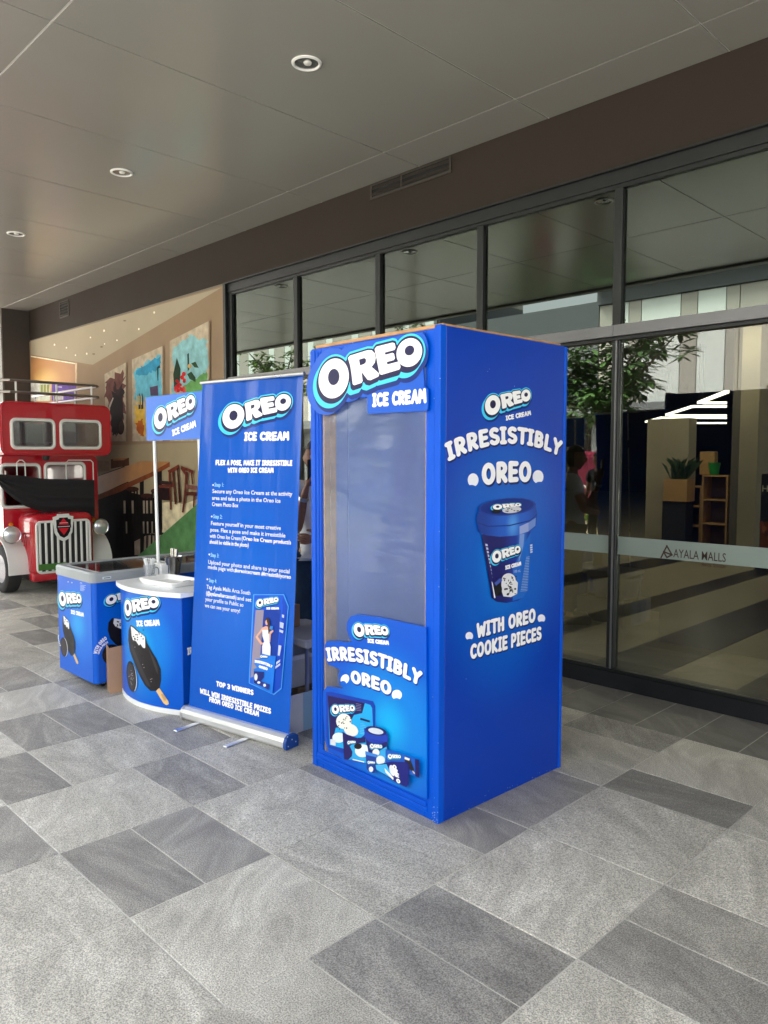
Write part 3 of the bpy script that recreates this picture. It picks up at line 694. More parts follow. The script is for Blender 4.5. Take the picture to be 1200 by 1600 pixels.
P6([(500, 450), (545, 430), (545, 1240), (505, 1240)], (16, 13, 14)); P6([(680, 340), (745, 320), (748, 1020), (700, 1040), (690, 700)], (22, 17, 20))
for cx_, cy_, w_ in ((420, 525, 70), (320, 760, 90), (585, 600, 70), (610, 820, 80), (690, 545, 60)):
    pm_.ell(*z6(cx_, cy_), w_ * .142, 30 * .142, (66, 34, 28) if cy_ < 700 else (14, 11, 12)); pm_.l += 1
    for dx in (-.7, -.25, .3, .75): P6([(cx_ + dx * w_ - 9, cy_ + 15), (cx_ + dx * w_ + 9, cy_ + 15), (cx_ + dx * w_ * 1.25 + 8, cy_ + 420), (cx_ + dx * w_ * 1.25 - 8, cy_ + 420)], (18, 14, 15))
    P6([(cx_ - w_ * .9, cy_ + 190), (cx_ + w_ * .9, cy_ + 200), (cx_ + w_ * .9, cy_ + 216), (cx_ - w_ * .9, cy_ + 206)], (18, 14, 15))
for x in (330, 420, 545, 580, 625): P6([(x, 650), (x + 22, 650), (x + 24, 790), (x + 3, 790)], (150, 138, 120))
for x in (355, 545, 640, 590): P6([(x, 880), (x + 18, 880), (x + 20, 1010), (x + 3, 1010)], (132, 122, 108))
def chair6(o, f):
    q = lambda x, y: (o + f * x, y)
    P6([q(820, 320), q(945, 250), q(952, 300), q(838, 352)], (108, 50, 36)); P6([q(830, 340), q(850, 335), q(862, 750), q(846, 750)], (116, 54, 38)); P6([q(925, 290), q(940, 290), q(970, 670), q(945, 670)], (70, 34, 28))
    P6([q(720, 480), q(880, 460), q(888, 500), q(730, 515)], (104, 50, 40)); P6([q(870, 330), q(890, 330), q(920, 690), q(900, 690)], (88, 42, 32)); P6([q(740, 430), q(870, 440), q(870, 470), q(745, 470)], (52, 36, 36))
    P6([q(720, 510), q(840, 510), q(850, 650), q(730, 640)], (40, 22, 24))
chair6(0, 1)
P6([(975, 268), (1110, 320), (1100, 360), (1020, 310), (1020, 375), (968, 300)], (104, 46, 34)); P6([(1020, 330), (1050, 340), (1030, 560), (1000, 780), (982, 780), (1010, 520)], (92, 40, 32))
P6([(1025, 470), (1150, 490), (1150, 540), (1030, 515)], (120, 80, 72)); P6([(1030, 550), (1200, 560), (1200, 600), (1030, 590)], (84, 40, 32)); P6([(1110, 590), (1130, 590), (1120, 720), (1105, 720)], (84, 40, 32)); P6([(1080, 350), (1095, 350), (1110, 470), (1095, 470)], (92, 44, 34))
pm_.poly([(345.5, 760), (345.5, 915), (160, 922), (225, 864), (320, 781)], (88, 134, 84)); pm_.l += 1
pm_.build('printed_picture', mu)

# ---- inside the mall, seen through the glass
IY = YF + .21
m_if = mat('interior_tile_light', S(150, 142, 122), .3, var=.08, vscale=1.2); m_id = mat('interior_tile_dark', S(40, 36, 32), .3, var=.1, vscale=1.2)
fl = tag(obj('interior_floor', MB().bx(-20, 9, IY, 34, -.1, -.002), m_if), kind='structure')
for x0, x1 in ((-5.6, -5.1), (-4.0, -3.68), (-3.02, -2.48), (-1.95, -1.3), (-.6, .1), (1, 1.6)): obj('floor_stripe', MB().bx(x0, x1, IY + .01, 33, -.0018, .001), m_id, fl)
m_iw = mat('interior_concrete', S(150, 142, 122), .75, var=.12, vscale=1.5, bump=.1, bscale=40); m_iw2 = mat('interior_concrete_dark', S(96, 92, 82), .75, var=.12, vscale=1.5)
m_black = mat('black_paint', (.012, .012, .013), .6)
tag(obj('interior_wall', MB().bx(-20, 9, 34, 34.3, -.1, 4.2), mat('interior_back', S(52, 47, 42), .8, var=.1)), 'dark wall at the very back of the mall interior', 'wall')
tag(obj('interior_ceiling', MB().bx(-20, 9, IY + .1, 34, 3.9, 4.1), mat('interior_ceiling_paint', S(54, 54, 50), .8)), kind='structure')
tag(obj('interior_side_wall', MB().bx(-20.3, -20, YF + .35, 34, -.1, 4.2), m_iw2), 'grey side wall at the left end of the mall interior', 'wall')
def base_at(px_, Y): q = ony(px_, 860, Y); return q[0]
pillar = thing('concrete_pillar', 'grey concrete pillar standing inside the mall behind the glass', 'pillar', (base_at(1160, 12.9), 12.9, 0))
a_, b_, c_ = base_at(1136, 12.9), base_at(1161, 12.9), base_at(1189, 12.9)
obj('shaded_side', MB().bx(a_, b_ - .002, 12.95, 13.6, 0, 3.89), m_iw2, pillar); obj('front_face', MB().bx(b_, c_, 12.6, 13.6, 0, 3.89), m_iw, pillar)  # pillar's shade is put into the darker concrete colour of one side
lw_ = thing('shop_wall', 'lit beige concrete wall beside the shop inside the mall', 'wall', (base_at(1040, 13.4), 13.4, 0))
obj('panel', MB().bx(base_at(1007, 13.4), base_at(1040, 13.4) - .004, 13.4, 13.7, 0, 2.3), m_iw, lw_); obj('panel', MB().bx(base_at(1040, 13.4), base_at(1072, 13.4), 13.38, 13.7, 0, 2.3), m_iw, lw_)
m_ply = mat('plywood', S(176, 138, 88), .6, var=.12, vscale=8)
def shelf(name, lab, x0, x1, y, h, rows, group):
    t = thing(name, lab, 'shelf', ((x0 + x1) / 2, y, 0), group)
    for x in (x0, x1): obj('side_panel', MB().bx(x - .015, x + .015, y, y + .35, 0, h), m_ply, t)
    for i in range(rows + 1): z = .06 + (h - .06) * i / rows; obj('shelf_board', MB().bx(x0 + .016, x1 - .016, y + .005, y + .345, z - .03, z - .003), m_ply, t)
    obj('back_panel', MB().bx(x0 + .016, x1 - .016, y + .346, y + .36, .0, h - .004), mat('ply_dark', S(96, 74, 52), .7), t); return t
shelf('display_shelf', 'taller plywood shelf unit inside the shop next to the pillar', base_at(1095, 13.2), base_at(1133, 13.2), 13.2, 1.3, 3, 'plywood shelves in the mall shop')
shelf('display_shelf', 'lower plywood shelf unit inside the shop left of the taller one', base_at(1060, 13.3), base_at(1092, 13.3), 13.3, 1.1, 3, 'plywood shelves in the mall shop')
x_ = base_at(1056, 13.0); pb = thing('planter_box', 'plywood planter box with spiky green plant inside the shop', 'planter', (x_, 13.0, 0))
obj('stand', MB().bx(x_ - .22, x_ + .2, 12.9, 13.2, 0, .84), m_black, pb); obj('box', MB().bx(x_ - .2, x_ + .22, 12.88, 13.2, .8405, 1.22), m_ply, pb)
lm = MB()
for i in range(46):
    a = random.uniform(0, 2 * PI); r_ = random.uniform(.1, .32); h_ = random.uniform(.18, .42); c = Vector((x_ + random.uniform(-.12, .12), 13.04 + random.uniform(-.08, .08), 1.2)); d = Vector((math.cos(a), math.sin(a), 0)); s_ = Vector((-d.y, d.x, 0)) * .014
    lm.add([c - s_, c + s_, c + d * r_ * .5 + s_ * .9 + Vector((0, 0, h_ * .8)), c + d * r_ + Vector((0, 0, h_)), c + d * r_ * .5 - s_ * .9 + Vector((0, 0, h_ * .8))], [(0, 1, 2, 3, 4)])
obj('leaves', lm, mat('leaf_dark', S(52, 74, 40), .5), pb, fix=False)
q = ony(1107, 735, 13.4); tag(obj('paper_bag', MB().cbox((q[0], 13.4, 1.301 + .2), (.26, .14, .4), .006), m_ply), 'brown paper bag standing on the taller plywood shelf', 'bag')
q = ony(1117, 745, 13.35); tag(obj('green_cup', MB().lathe([(.07, 0), (.1, .2), (.105, .21), (.09, .21), (.07, .03)], (q[0], 13.32, 1.3), n=16), mat('green_plastic', S(40, 150, 70), .4)), 'bright green cup on the taller plywood shelf', 'cup')
q0, q1 = base_at(1186, 11.6), base_at(1225, 11.6)
ps = thing('menu_stand', 'dark poster stand with food picture at the right edge inside the glass', 'poster', ((q0 + q1) / 2, 11.6, 0))
obj('board', MB().bx(q0, q1, 11.6, 11.64, .12, 1.36), m_black, ps); obj('base', MB().bx(q0, q1, 11.45, 11.8, 0, .1195), m_black, ps)
fp = Frame((0, 11.598, 0), (1, 0, 0), (0, 0, 1)); pp = Print(fp)
pp.body('HAPPY', (1190, 768), 10, (225, 220, 205), .01); pp.build('menu_title', ps); pp = Print(fp); pp.l = 1; pp.poly([(1187, 815), (1225, 815), (1225, 857), (1187, 857)], (120, 66, 44)); pp.l = 2
for i in range(9): pp.ell(1190 + i * 4, 820 + (i * 7) % 26, 4, 6, ((150, 84, 50), (176, 110, 60), (96, 50, 36))[i % 3], n=9); pp.l += 1
pp.build('menu_print', ps)
m_led = mat('led_diffuser', (1, .93, .8, 1), .4, emit=1.1); m_led['note'] = 0
del m_led['note']
ZL = 2.72
leds = [[(1092, 629), (1136, 612)], [(1098, 629.5), (1135, 629.5)], [(1041, 648), (1082, 635), (1135, 635)], [(1046, 649.2), (1135, 649.2)], [(1009, 659), (1033, 652.5), (1135, 653)], [(1072, 661), (1135, 661)], [(1073, 679.5), (1135, 679.5)], [(1073, 691), (1078, 691), (1134, 681)], [(1073, 686), (1110, 686)], [(895, 703), (904, 698)], [(924, 690), (937, 685)]]
names_ = ['nearest slanting', 'short upper', 'long bent', 'long straight second', 'bent lower left', 'dim middle', 'far upper', 'far slanting', 'far lower', 'short left one behind the booth', 'short right one behind the booth']
for i, pl in enumerate(leds):
    pts = [Vector(onz(p[0], p[1], ZL)) for p in pl]
    mb = MB()
    for a, b in zip(pts[:-1], pts[1:]):
        d = b - a; L_ = d.length; mb.box((a + b) / 2, (L_, .05 + .02 * (i == 0), .05), math.atan2(d.y, d.x))
    lo = thing('linear_light', '%s white LED line light on the mall ceiling' % names_[i], 'line light', tuple(pts[0]), 'line lights inside the mall')
    obj('diffuser', mb, m_led, lo)
    obj('drop_rod', MB().tube([pts[0] + Vector((0, 0, .03)), (pts[0].x, pts[0].y, 3.9)], .006, 6), m_black, lo)
def add_fill_light(lab, x, y, z, w, pw):  # invented fill lamps with housings, added to brighten the mall interior
    t = thing('fill_light', lab, 'fill light', (x, y, z), 'added fill lights inside the mall')
    obj('fill_housing', MB().bx(x - w / 2 - .03, x + w / 2 + .03, y - .18, y + .18, z + .01, z + .06), m_wht, t)
    la = bpy.data.lights.new('fill_area', 'AREA'); la.shape = 'RECTANGLE'; la.size = w; la.size_y = .3; la.energy = pw; la.color = (1, .9, .74)
    lo = bpy.data.objects.new('fill_area', la); COL.objects.link(lo); lo.parent = t
add_fill_light('added fill light just inside the glass above the entrance floor', -2.9, 5.45, 3.82, 2.4, 11)
add_fill_light('added fill light inside the mall in front of the pillar', -5.0, 12.0, 3.80, 2.5, 14)
add_fill_light('added fill light inside the mall over the left aisle', -8.6, 12.2, 3.80, 2.5, 14)
add_fill_light('added fill light inside the mall over the striped floor', -4.4, 8.9, 3.82, 1.6, 7)

# ---- across the street: what the glass mirrors
BY = -14.0
bl = thing('street_building', 'pale panelled building across the street, mirrored in the shop glass', 'building', (-10, BY, 0))
m_pb = mat('panel_beige', S(168, 164, 154), .6); m_pw = mat('panel_white', S(214, 220, 214), .55)
m_gr = mat('band_grey', S(84, 88, 90), .6); m_gr2 = mat('band_light', S(116, 120, 120), .6)
xs = [-13.55, -12.9, -12.48, -12.04, -10.73, -10.2, -9.34, -8.94]
def fpanel(x0, x1, z1, k): obj('facade_panel', MB().cbox(((x0 + x1) / 2, BY - .1, (3.4 + z1) / 2), (x1 - x0 - .02, .2, z1 - 3.4), .01), (m_pb, m_pw)[k % 2], bl)
x = -40.0; i = 0
while x < -21.4: w_ = (1.3, .48, .88, .5)[i % 4]; fpanel(x, x + w_, 8.4, i); x += w_; i += 1
for k, (a, b) in enumerate(zip(xs[:-1], xs[1:])): fpanel(a, b, 6.72, k)
x = xs[-1]; i = 0
while x < 12: w_ = (1.5, .5, .9, .48)[i % 4]; fpanel(x, x + w_, 6.72, i); x += w_; i += 1
obj('plain_wall', MB().bx(-20.9, -13.6, BY - 6, BY - .05, 3.4, 6.9), m_gr, bl)
obj('backing', MB().bx(-13.59, 12, BY - 6, BY - .22, 3.4, 6.74), m_gr, bl); obj('backing', MB().bx(-40, -20.91, BY - 6, BY - .22, 3.4, 8.4), m_gr, bl)
obj('cornice', MB().bx(-13.59, 12, BY - 6, BY + .1, 6.745, 7.35), m_gr, bl); obj('upper_storey', MB().bx(-13.59, 12, BY - 6, BY + .6, 7.355, 11), m_gr2, bl)
obj('upper_storey', MB().bx(-40, -20.91, BY - 6, BY + .2, 8.405, 10.5), m_pb, bl)
obj('soffit_band', MB().bx(-40, 12, BY - 6, BY + .3, 3.02, 3.39), m_gr2, bl)
for x in range(-38, 12, 4): obj('column', MB().bx(x, x + .5, BY - 1, BY - .4, -.2, 3.015), m_gr2, bl)
obj('shop_recess', MB().bx(-40, 12, BY - 6, BY - 4, -.2, 3.01), mat('shop_dark', S(60, 52, 46), .6), bl)
m_bark = mat('bark', S(96, 84, 70), .85, var=.25, vscale=9, bump=.5, bscale=40)
m_leaf = mat('leaf_green', (.055, .12, .028, 1), .45, var=.35, vscale=3); m_leaf2 = mat('leaf_fresh', (.11, .19, .03, 1), .45, var=.3, vscale=3)
def tree(lab, x, y, z0, z1, R_, n_, ll, seed, m_):
    r_ = random.Random(seed); t = thing('street_tree', lab, 'tree', (x, y, -.16), 'trees along the street mirrored in the glass')
    tb = MB(); tb.tube([(x, y, -.16), (x + .05, y, .8), (x - .04, y + .04, z0 + .1)], [.11, .085, .07], 9)
    tips = []
    for k in range(13):
        a = k * 2.4 + r_.uniform(-.3, .3); rr = R_ * r_.uniform(.45, 1); zz = z0 + (z1 - z0) * r_.uniform(.15, .95)
        p1 = Vector((x + math.cos(a) * rr * .45, y + math.sin(a) * rr * .45, z0 + (zz - z0) * .6)); p2 = Vector((x + math.cos(a) * rr, y + math.sin(a) * rr, zz))
        tb.tube([(x - .04, y + .04, z0), p1, p2], [.05, .03, .012], 6); tips += [p2, (p1 + p2) / 2 + Vector((r_.uniform(-.2, .2), r_.uniform(-.2, .2), .1)), p1 + Vector((0, 0, .15))]
    obj('trunk', tb, m_bark, t, True)
    lb = MB()
    for k in range(n_):
        c = r_.choice(tips) + Vector((r_.gauss(0, .2), r_.gauss(0, .2), r_.gauss(0, .13))) * (R_ / 1.3)
        a0 = r_.uniform(0, 2 * PI)
        for j in range(r_.randint(4, 7)):         # whorl of long leaves
            a = a0 + j * 1.05 + r_.uniform(-.2, .2); d = Vector((math.cos(a), math.sin(a), r_.uniform(-.5, .35))).normalized(); s_ = d.cross(Vector((0, 0, 1))).normalized(); L_ = ll * r_.uniform(.7, 1.15); wv = s_ * L_ * .17; dr = Vector((0, 0, -L_ * .12))
            lb.add([c, c + d * L_ * .35 + wv, c + d * L_ * .75 + wv * .85 + dr * .5, c + d * L_ + dr, c + d * L_ * .75 - wv * .85 + dr * .5, c + d * L_ * .35 - wv, c + d * L_ * .45 + Vector((0, 0, -.012))], [(0, 1, 6), (1, 2, 6), (2, 3, 6), (3, 4, 6), (4, 5, 6), (5, 0, 6)])
    obj('crown', lb, m_, t, fix=False)
tree('leafy tree with drooping clusters mirrored right of the booth', -7.9, -4.6, 2.1, 4.35, 1.6, 430, .3, 5, m_leaf)
tree('lower bushy tree mirrored just beside the booth edge', -10.4, -5.4, 1.5, 3.6, 1.2, 220, .26, 6, m_leaf)
tree('light green small tree mirrored above the promo counter', -19.3, -5.0, 3.3, 5.0, 1.35, 330, .24, 8, m_leaf2)
tree('slim pale green treetop mirrored just above the booth sign', -13.75, -5.0, 3.9, 5.15, .55, 90, .22, 9, m_leaf2)
pl_ = thing('street_planter', 'low stone planter of bright green shrubs along the street', 'planter', (-8, -5.0, -.16))
obj('trough', MB().bx(-13, -4, -5.3, -4.4, -.16, .25), mat('planter_stone', S(150, 140, 110), .7, var=.1), pl_)
lb = MB()
for k in range(2600):
    c = Vector((random.uniform(-12.9, -4.1), random.uniform(-5.25, -4.45), .25 + random.random() ** 1.5 * .5)); a = random.uniform(0, 6.28); d = Vector((math.cos(a), math.sin(a), random.uniform(.2, 1))).normalized() * random.uniform(.1, .2); s_ = d.cross(Vector((0, 0, 1))).normalized() * .03
    lb.add([c, c + d * .5 + s_, c + d, c + d * .5 - s_], [(0, 1, 2, 3)])
tag(obj('shrub_leaves', lb, mat('shrub_green', (.16, .3, .03, 1), .5), pl_, fix=False), kind='stuff')
rl = thing('street_railing', 'white topped railing behind the street planter', 'railing', (-8, -5.8, -.16))
obj('top_rail', MB().tube([(-13, -5.8, .95), (-4, -5.8, .95)], .03, 8), m_wht, rl)
for k in range(60): obj('baluster', MB().tube([(-13 + .15 * k + .05, -5.8, -.16), (-13 + .15 * k + .05, -5.8, .93)], .011, 6), mat('rail_dark', S(70, 60, 60), .5), rl)
for lab, x in (('pink standing banner behind the railing, left one in the mirror image', -10.9), ('pink standing banner behind the railing, right one in the mirror image', -9.6)):
    t = thing('pink_banner', lab, 'banner', (x, -6.6, -.16), 'pink banners over the street'); obj('panel', MB().bx(x - .35, x + .35, -6.62, -6.6, .1, 1.75), mat('pink_print', S(206, 70, 110), .5), t); obj('foot', MB().bx(x - .36, x + .36, -6.75, -6.45, -.16, .0995), m_black, t)

# ================================================================== THE THINGS
BLUE = (18, 74, 196)
m_blue = mat('booth_blue_paint', S(0, 82, 204), .36, 0, .18, var=.07, vscale=2.5, bump=.12, bscale=9)
m_bside = None
m_wood_edge = mat('raw_pine', S(190, 146, 104), .7, var=.2, vscale=14)
m_white = mat('white_plastic', S(236, 238, 240), .35)
m_alu = mat('satin_aluminium', (.72, .73, .74), .28, .9, var=.05, vscale=3)
m_steel = mat('brushed_steel', (.55, .54, .53), .25, 1.0, var=.15, vscale=20)

# ---- photo booth
BA = math.radians(-1.9); e1 = Vector((math.cos(BA), math.sin(BA), 0)); e2 = Vector((-math.sin(BA), math.cos(BA), 0)); ez = Vector((0, 0, 1))
BW, BD, BH = .887, .905, 2.13
A = Vector((-2.108, 2.413, 0)); FL = A - e1 * BW
pb = thing('photo_booth', 'tall blue promotional photo booth box with clear film window and cookie ice cream cup print', 'photo booth', tuple(FL + e1 * BW / 2 + e2 * BD / 2))
bc = Vector(pb.location)
def bl_box(u0, u1, d0, d1, z0, z1):          # u along the front from its left end, d depth from the front plane
    c = FL + e1 * ((u0 + u1) / 2) + e2 * ((d0 + d1) / 2) + ez * ((z0 + z1) / 2)
    return MB().cbox(c, (u1 - u0, d1 - d0, z1 - z0), .0025, BA)
ffr = Frame(FL - e2 * .001, e1, ez)           # front plane
ou0, ou1 = ffr.uv(503, 850)[0], ffr.uv(664.5, 850)[0]; oz1 = 1.97; oz0 = ffr.uv(600, 1220)[1]
obj('corner_post', bl_box(0, ou0, 0, .045, 0, BH - .012), m_blue, pb)
obj('corner_post', bl_box(ou1, BW - .036, 0, .045, 0, BH - .012), m_blue, pb)
obj('corner_trim', bl_box(BW - .0335, BW, -.006, .03, 0, BH), m_blue, pb); obj('corner_trim', bl_box(-.002, .034, -.005, -.0003, 0, BH - .02), m_blue, pb)
obj('top_rail', bl_box(ou0 + .0005, ou1 - .0005, .001, .045, oz1, BH - .012), m_blue, pb)
obj('bottom_rail', bl_box(ou0 + .0005, ou1 - .0005, .001, .045, 0, oz0), m_blue, pb)
for i in range(3): obj('moulding', bl_box(ou0 - .05 + i * .006, ou1 + .02 - i * .004, -.004 - .003 * (i % 2), .0008, .028 + i * .026, .048 + i * .026), m_blue, pb)
for u in (.052, .07): obj('moulding', bl_box(u, u + .009, -.004, -.0003, .12, BH - .03), m_blue, pb)
# side, back, left panels, pale lining
bsn = FL + e1 * BW + e2 * BD
sfr = Frame(FL + e1 * BW, e2, ez)
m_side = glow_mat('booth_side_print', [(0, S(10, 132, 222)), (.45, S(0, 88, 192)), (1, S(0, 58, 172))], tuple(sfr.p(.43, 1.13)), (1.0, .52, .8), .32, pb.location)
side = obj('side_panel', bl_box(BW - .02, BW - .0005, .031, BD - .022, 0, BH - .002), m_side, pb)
obj('back_trim', bl_box(BW - .03, BW + .004, BD - .0215, BD, 0, BH - .006), m_blue, pb)
obj('back_panel', bl_box(.021, BW - .031, BD - .02, BD - .001, 0, BH - .012), m_blue, pb)
obj('left_panel', bl_box(0, .0195, .046, BD - .001, 0, BH - .012), m_blue, pb)
m_lin = mat('lilac_lining', S(124, 160, 236), .5, var=.05, vscale=3)
obj('lining_panel', bl_box(.021, .027, .047, .215, .012, BH - .02), m_lin, pb); obj('lining_panel', bl_box(.021, .0275, .2175, BD - .03, .012, BH - .02), m_lin, pb)
obj('lining_panel', bl_box(.03, BW - .04, BD - .03, BD - .0205, .012, BH - .02), m_lin, pb); obj('lining_panel', bl_box(BW - .026, BW - .0205, .047, BD - .031, .012, BH - .02), m_lin, pb)
obj('floor_board', bl_box(.03, BW - .03, .047, BD - .032, .001, .011), mat('booth_floor', S(150, 120, 92), .7), pb)
for a in ((ou0 - .001, ou0 + .012), (ou1 - .012, ou1 + .001)): obj('batten', bl_box(a[0], a[1], .046, .085, .02, BH - .03), m_wood_edge, pb)
for a in ((ou0 + .001, ou0 + .013), (ou1 - .013, ou1 - .001)): obj('raw_edge', bl_box(a[0], a[1], .008, .0445, oz0 + .001, oz1 - .001), m_wood_edge, pb)
obj('raw_edge', bl_box(ou0 + .014, ou1 - .014, .008, .0445, oz0 + .001, oz0 + .012), m_wood_edge, pb)
obj('top_batten', bl_box(.035, BW - .04, .0, .035, BH - .0115, BH + .004), m_wood_edge, pb)
obj('top_batten', bl_box(BW - .09, BW - .03, .04, BD - .01, BH - .0015, BH + .014), m_wood_edge, pb)
obj('top_batten', bl_box(.0, .035, .05, BD - .01, BH - .0115, BH + .004), m_wood_edge, pb)
m_film = glass_mat('clear_film', (.94, .96, 1, 1), .05, .14, (.85, .9, 1, 1), haze=.13, bump=.32, bscale=(2.2, 2.2, 8), hazec=(.55, .68, .98, 1))
fg = FL + e2 * .005
def film_fn(u, v):
    uu, zz = ou0 + .001 + (ou1 - ou0 - .002) * u, oz0 + .001 + (oz1 - oz0 - .002) * v
    w_ = .004 * math.sin(v * 26 + u * 5) * math.exp(-(1 - v) * 7) * math.sin(PI * u) + .002 * math.sin(u * 17 - v * 9) * v
    return FL + e1 * uu + e2 * (.005 + max(-.003, min(.003, w_))) + ez * zz
obj('film_window', MB().sheet(film_fn, 18, 30), m_film, pb, True, fix=False)
# cut-out sign over the window
m_bsign = mat('sign_blue', S(0, 86, 202), .35, spec=.3)
def z5b(x, y): return (470 + x * .20833, 490 + y * .20833)
X, Y_, W_, Fl_ = logo_field(.01)
a0, b0 = ffr.uv(*z5b(92, 500)), ffr.uv(*z5b(935, 290)); lw2 = b0[0] - a0[0]; kk = (b0[1] - a0[1]) / lw2 - .084
ct = MB(); bx0, bz1 = ffr.uv(*z5b(517, 590)); bx1, bz0 = ffr.uv(*z5b(972, 735)); bz1b = ffr.uv(*z5b(960, 545))[1]
CYF = np.minimum.reduce([shifted(Fl_, -.036 * t, -.036 * t, .01) for t in (0, .33, .66, 1)])
D_ = np.minimum(CYF - .062, sd_poly(X, Y_, [((p[0] - a0[0]) / lw2, (p[1] - a0[1]) / lw2) for p in rrect(bx0, bx1, bz0 + .01, bz1b, .012)]))
D_ = np.minimum(D_, sd_poly(X, Y_, [(.5, .0), (.99, .12), (1.01, -.1), (.55, -.1)]))
D_ = np.maximum(D_, (a0[1] + (Y_ + kk * X) * lw2 - (BH - .022)) / lw2)
vs_, fs_ = field_mesh(X, Y_, D_)
for lay_, rev in ((-.016, False), (-.008, True)): ct.add([FL + e1 * (a0[0] + x * lw2) + e2 * lay_ + ez * (a0[1] + (y + kk * x) * lw2) for x, y in vs_], [tuple(reversed(f)) if rev else f for f in fs_])
# rim wall of the board along its outline
ins = D_ < 0
for j in range(D_.shape[0] - 1):
    for i in range(D_.shape[1] - 1):
        cs = [(j, i), (j, i + 1), (j + 1, i + 1), (j + 1, i)]; pts = []
        for a in range(4):
            p, q = cs[a], cs[(a + 1) % 4]
            if (D_[p] < 0) != (D_[q] < 0):
                t = D_[p] / (D_[p] - D_[q]); pts.append((X[p] + (X[q] - X[p]) * t, Y_[p] + (Y_[q] - Y_[p]) * t))
        if len(pts) == 2:
            w3 = [FL + e1 * (a0[0] + x * lw2) + e2 * d_ + ez * (a0[1] + (y + kk * x) * lw2) for x, y in pts for d_ in (-.016, -.008)]
            ct.add(w3, [(0, 1, 3, 2)])
sign = obj('cutout_sign', ct, m_bsign, pb, fix=False)
sgf = Frame(FL - e2 * .0164, e1, ez)
ps_ = Print(sgf); ps_.logo(z5b(92, 500), z5b(935, 290), h=.005)
ps_.l = 6; ps_.text('ICE CREAM', z5b(538, 703), z5b(945, 672), hpx=22, bold=.13, jig=.05); ps_.build('logo_print', sign)
# lower cut-out board
def z6b(x, y): return (480 + x * .23739, 930 + y * .2375)
out = [(783, 212), (520, 155), (490, 148), (430, 140), (330, 127), (285, 140), (262, 180), (260, 225), (275, 270), (295, 305), (250, 312), (200, 300), (130, 303), (115, 325), (118, 400), (135, 455), (180, 472), (216, 490), (205, 530), (215, 580), (237, 618), (180, 606), (130, 602), (105, 632), (102, 700), (108, 820), (115, 950), (140, 1030), (222, 1065), (236, 1095), (262, 1110), (786, 1343)]
lfr = Frame(FL - e2 * .0125, e1, ez)
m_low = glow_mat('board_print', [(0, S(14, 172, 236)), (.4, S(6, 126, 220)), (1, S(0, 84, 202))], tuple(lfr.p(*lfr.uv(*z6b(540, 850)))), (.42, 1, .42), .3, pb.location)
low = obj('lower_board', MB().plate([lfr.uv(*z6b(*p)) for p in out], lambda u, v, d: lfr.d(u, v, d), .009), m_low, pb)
lp = Print(lfr)
lp.logo(z6b(292, 215), z6b(543, 245), h=.008); lp.l = 6
lp.text('ICE CREAM', z6b(400, 312), z6b(540, 328), hpx=6.5, bold=.15)
lp.text('IRRESISTIBLY', z6b(135, 438), z6b(745, 602), hpx=22, bend=.06, bold=.118, shadow=(10, 50, 150))
lp.text('OREO', z6b(290, 580), z6b(555, 668), hpx=21, bend=.03, bold=.118, shadow=(10, 50, 150))
lp.ell(*z6b(250, 552), 6.4, 8, (246, 246, 250), rot=.5); lp.ell(*z6b(592, 655), 8, 8, (246, 246, 250)); lp.l += 1
lp.ell(*z6b(238, 582), 5, 4.5, m_low); lp.ell(*z6b(590, 697), 6.5, 5, m_low); lp.l += 1
# ice cream packs on the board
def q6(x, y): return (500 + x * .14167, 1080 + y * .14172)
def LQ(pts, c): lp.poly([q6(*p) for p in pts], c); lp.l += 1
LQ([(70, 10), (110, 5), (590, 110), (612, 160), (612, 400), (280, 690), (100, 620), (75, 500)], (22, 60, 170))
LQ([(90, 45), (500, 130), (560, 150), (580, 185), (590, 400), (300, 640), (110, 590)], (34, 170, 236)); LQ([(90, 45), (500, 130), (470, 240), (380, 260), (300, 400), (180, 400), (150, 520), (115, 530)], (34, 26, 92))
lp.logo(q6(120, 190), q6(398, 195), h=.012); lp.l += 4
lp.ell(*q6(270, 330), 12, 12, (238, 236, 228)); lp.l += 1; lp.ell(*q6(350, 425), 12, 9, (236, 234, 226), rot=.5); lp.l += 1; lp.ell(*q6(215, 510), 10, 8, (226, 238, 246)); lp.l += 1
for i in range(16): r_ = random.Random(i + 40); lp.ell(*q6(280 + r_.uniform(-70, 80), 350 + r_.uniform(-75, 70)), r_.uniform(.6, 1.7), r_.uniform(.6, 1.5), (52, 44, 46), n=7)
lp.l += 1
LQ([(125, 525), (182, 535), (182, 598), (125, 585)], (220, 222, 226)); LQ([(455, 290), (560, 320), (558, 342), (454, 312)], (30, 26, 90))
for i in range(7): LQ([(455, 350 + i * 18), (500 + (i * 13) % 30, 358 + i * 18), (500 + (i * 13) % 30, 362 + i * 18), (455, 354 + i * 18)], (120, 206, 240))
for i in range(5): LQ([(412, 130 + i * 17), (470, 142 + i * 17), (470, 146 + i * 17), (412, 134 + i * 17)], (150, 150, 190))
LQ([(265, 440), (310, 470), (430, 510), (520, 500), (540, 790), (370, 745), (330, 750), (285, 745)], (46, 168, 230)); LQ([(265, 440), (310, 470), (430, 510), (520, 500), (520, 560), (380, 575), (345, 600), (375, 660), (370, 710), (330, 750), (285, 745)], (36, 28, 96))
lp.logo(q6(318, 556), q6(415, 556), h=.02); lp.l += 4; lp.ell(*q6(490, 650), 12, 10, (232, 240, 246)); lp.l += 1; lp.ell(*q6(440, 600), 6, 4.6, (30, 26, 34)); lp.l += 1; LQ([(380, 738), (510, 768), (510, 780), (380, 750)], (236, 240, 250))
LQ([(520, 470), (765, 530), (755, 790), (700, 815), (560, 690)], (36, 30, 100)); LQ([(610, 690), (760, 600), (755, 790), (700, 815), (640, 790)], (60, 170, 232))
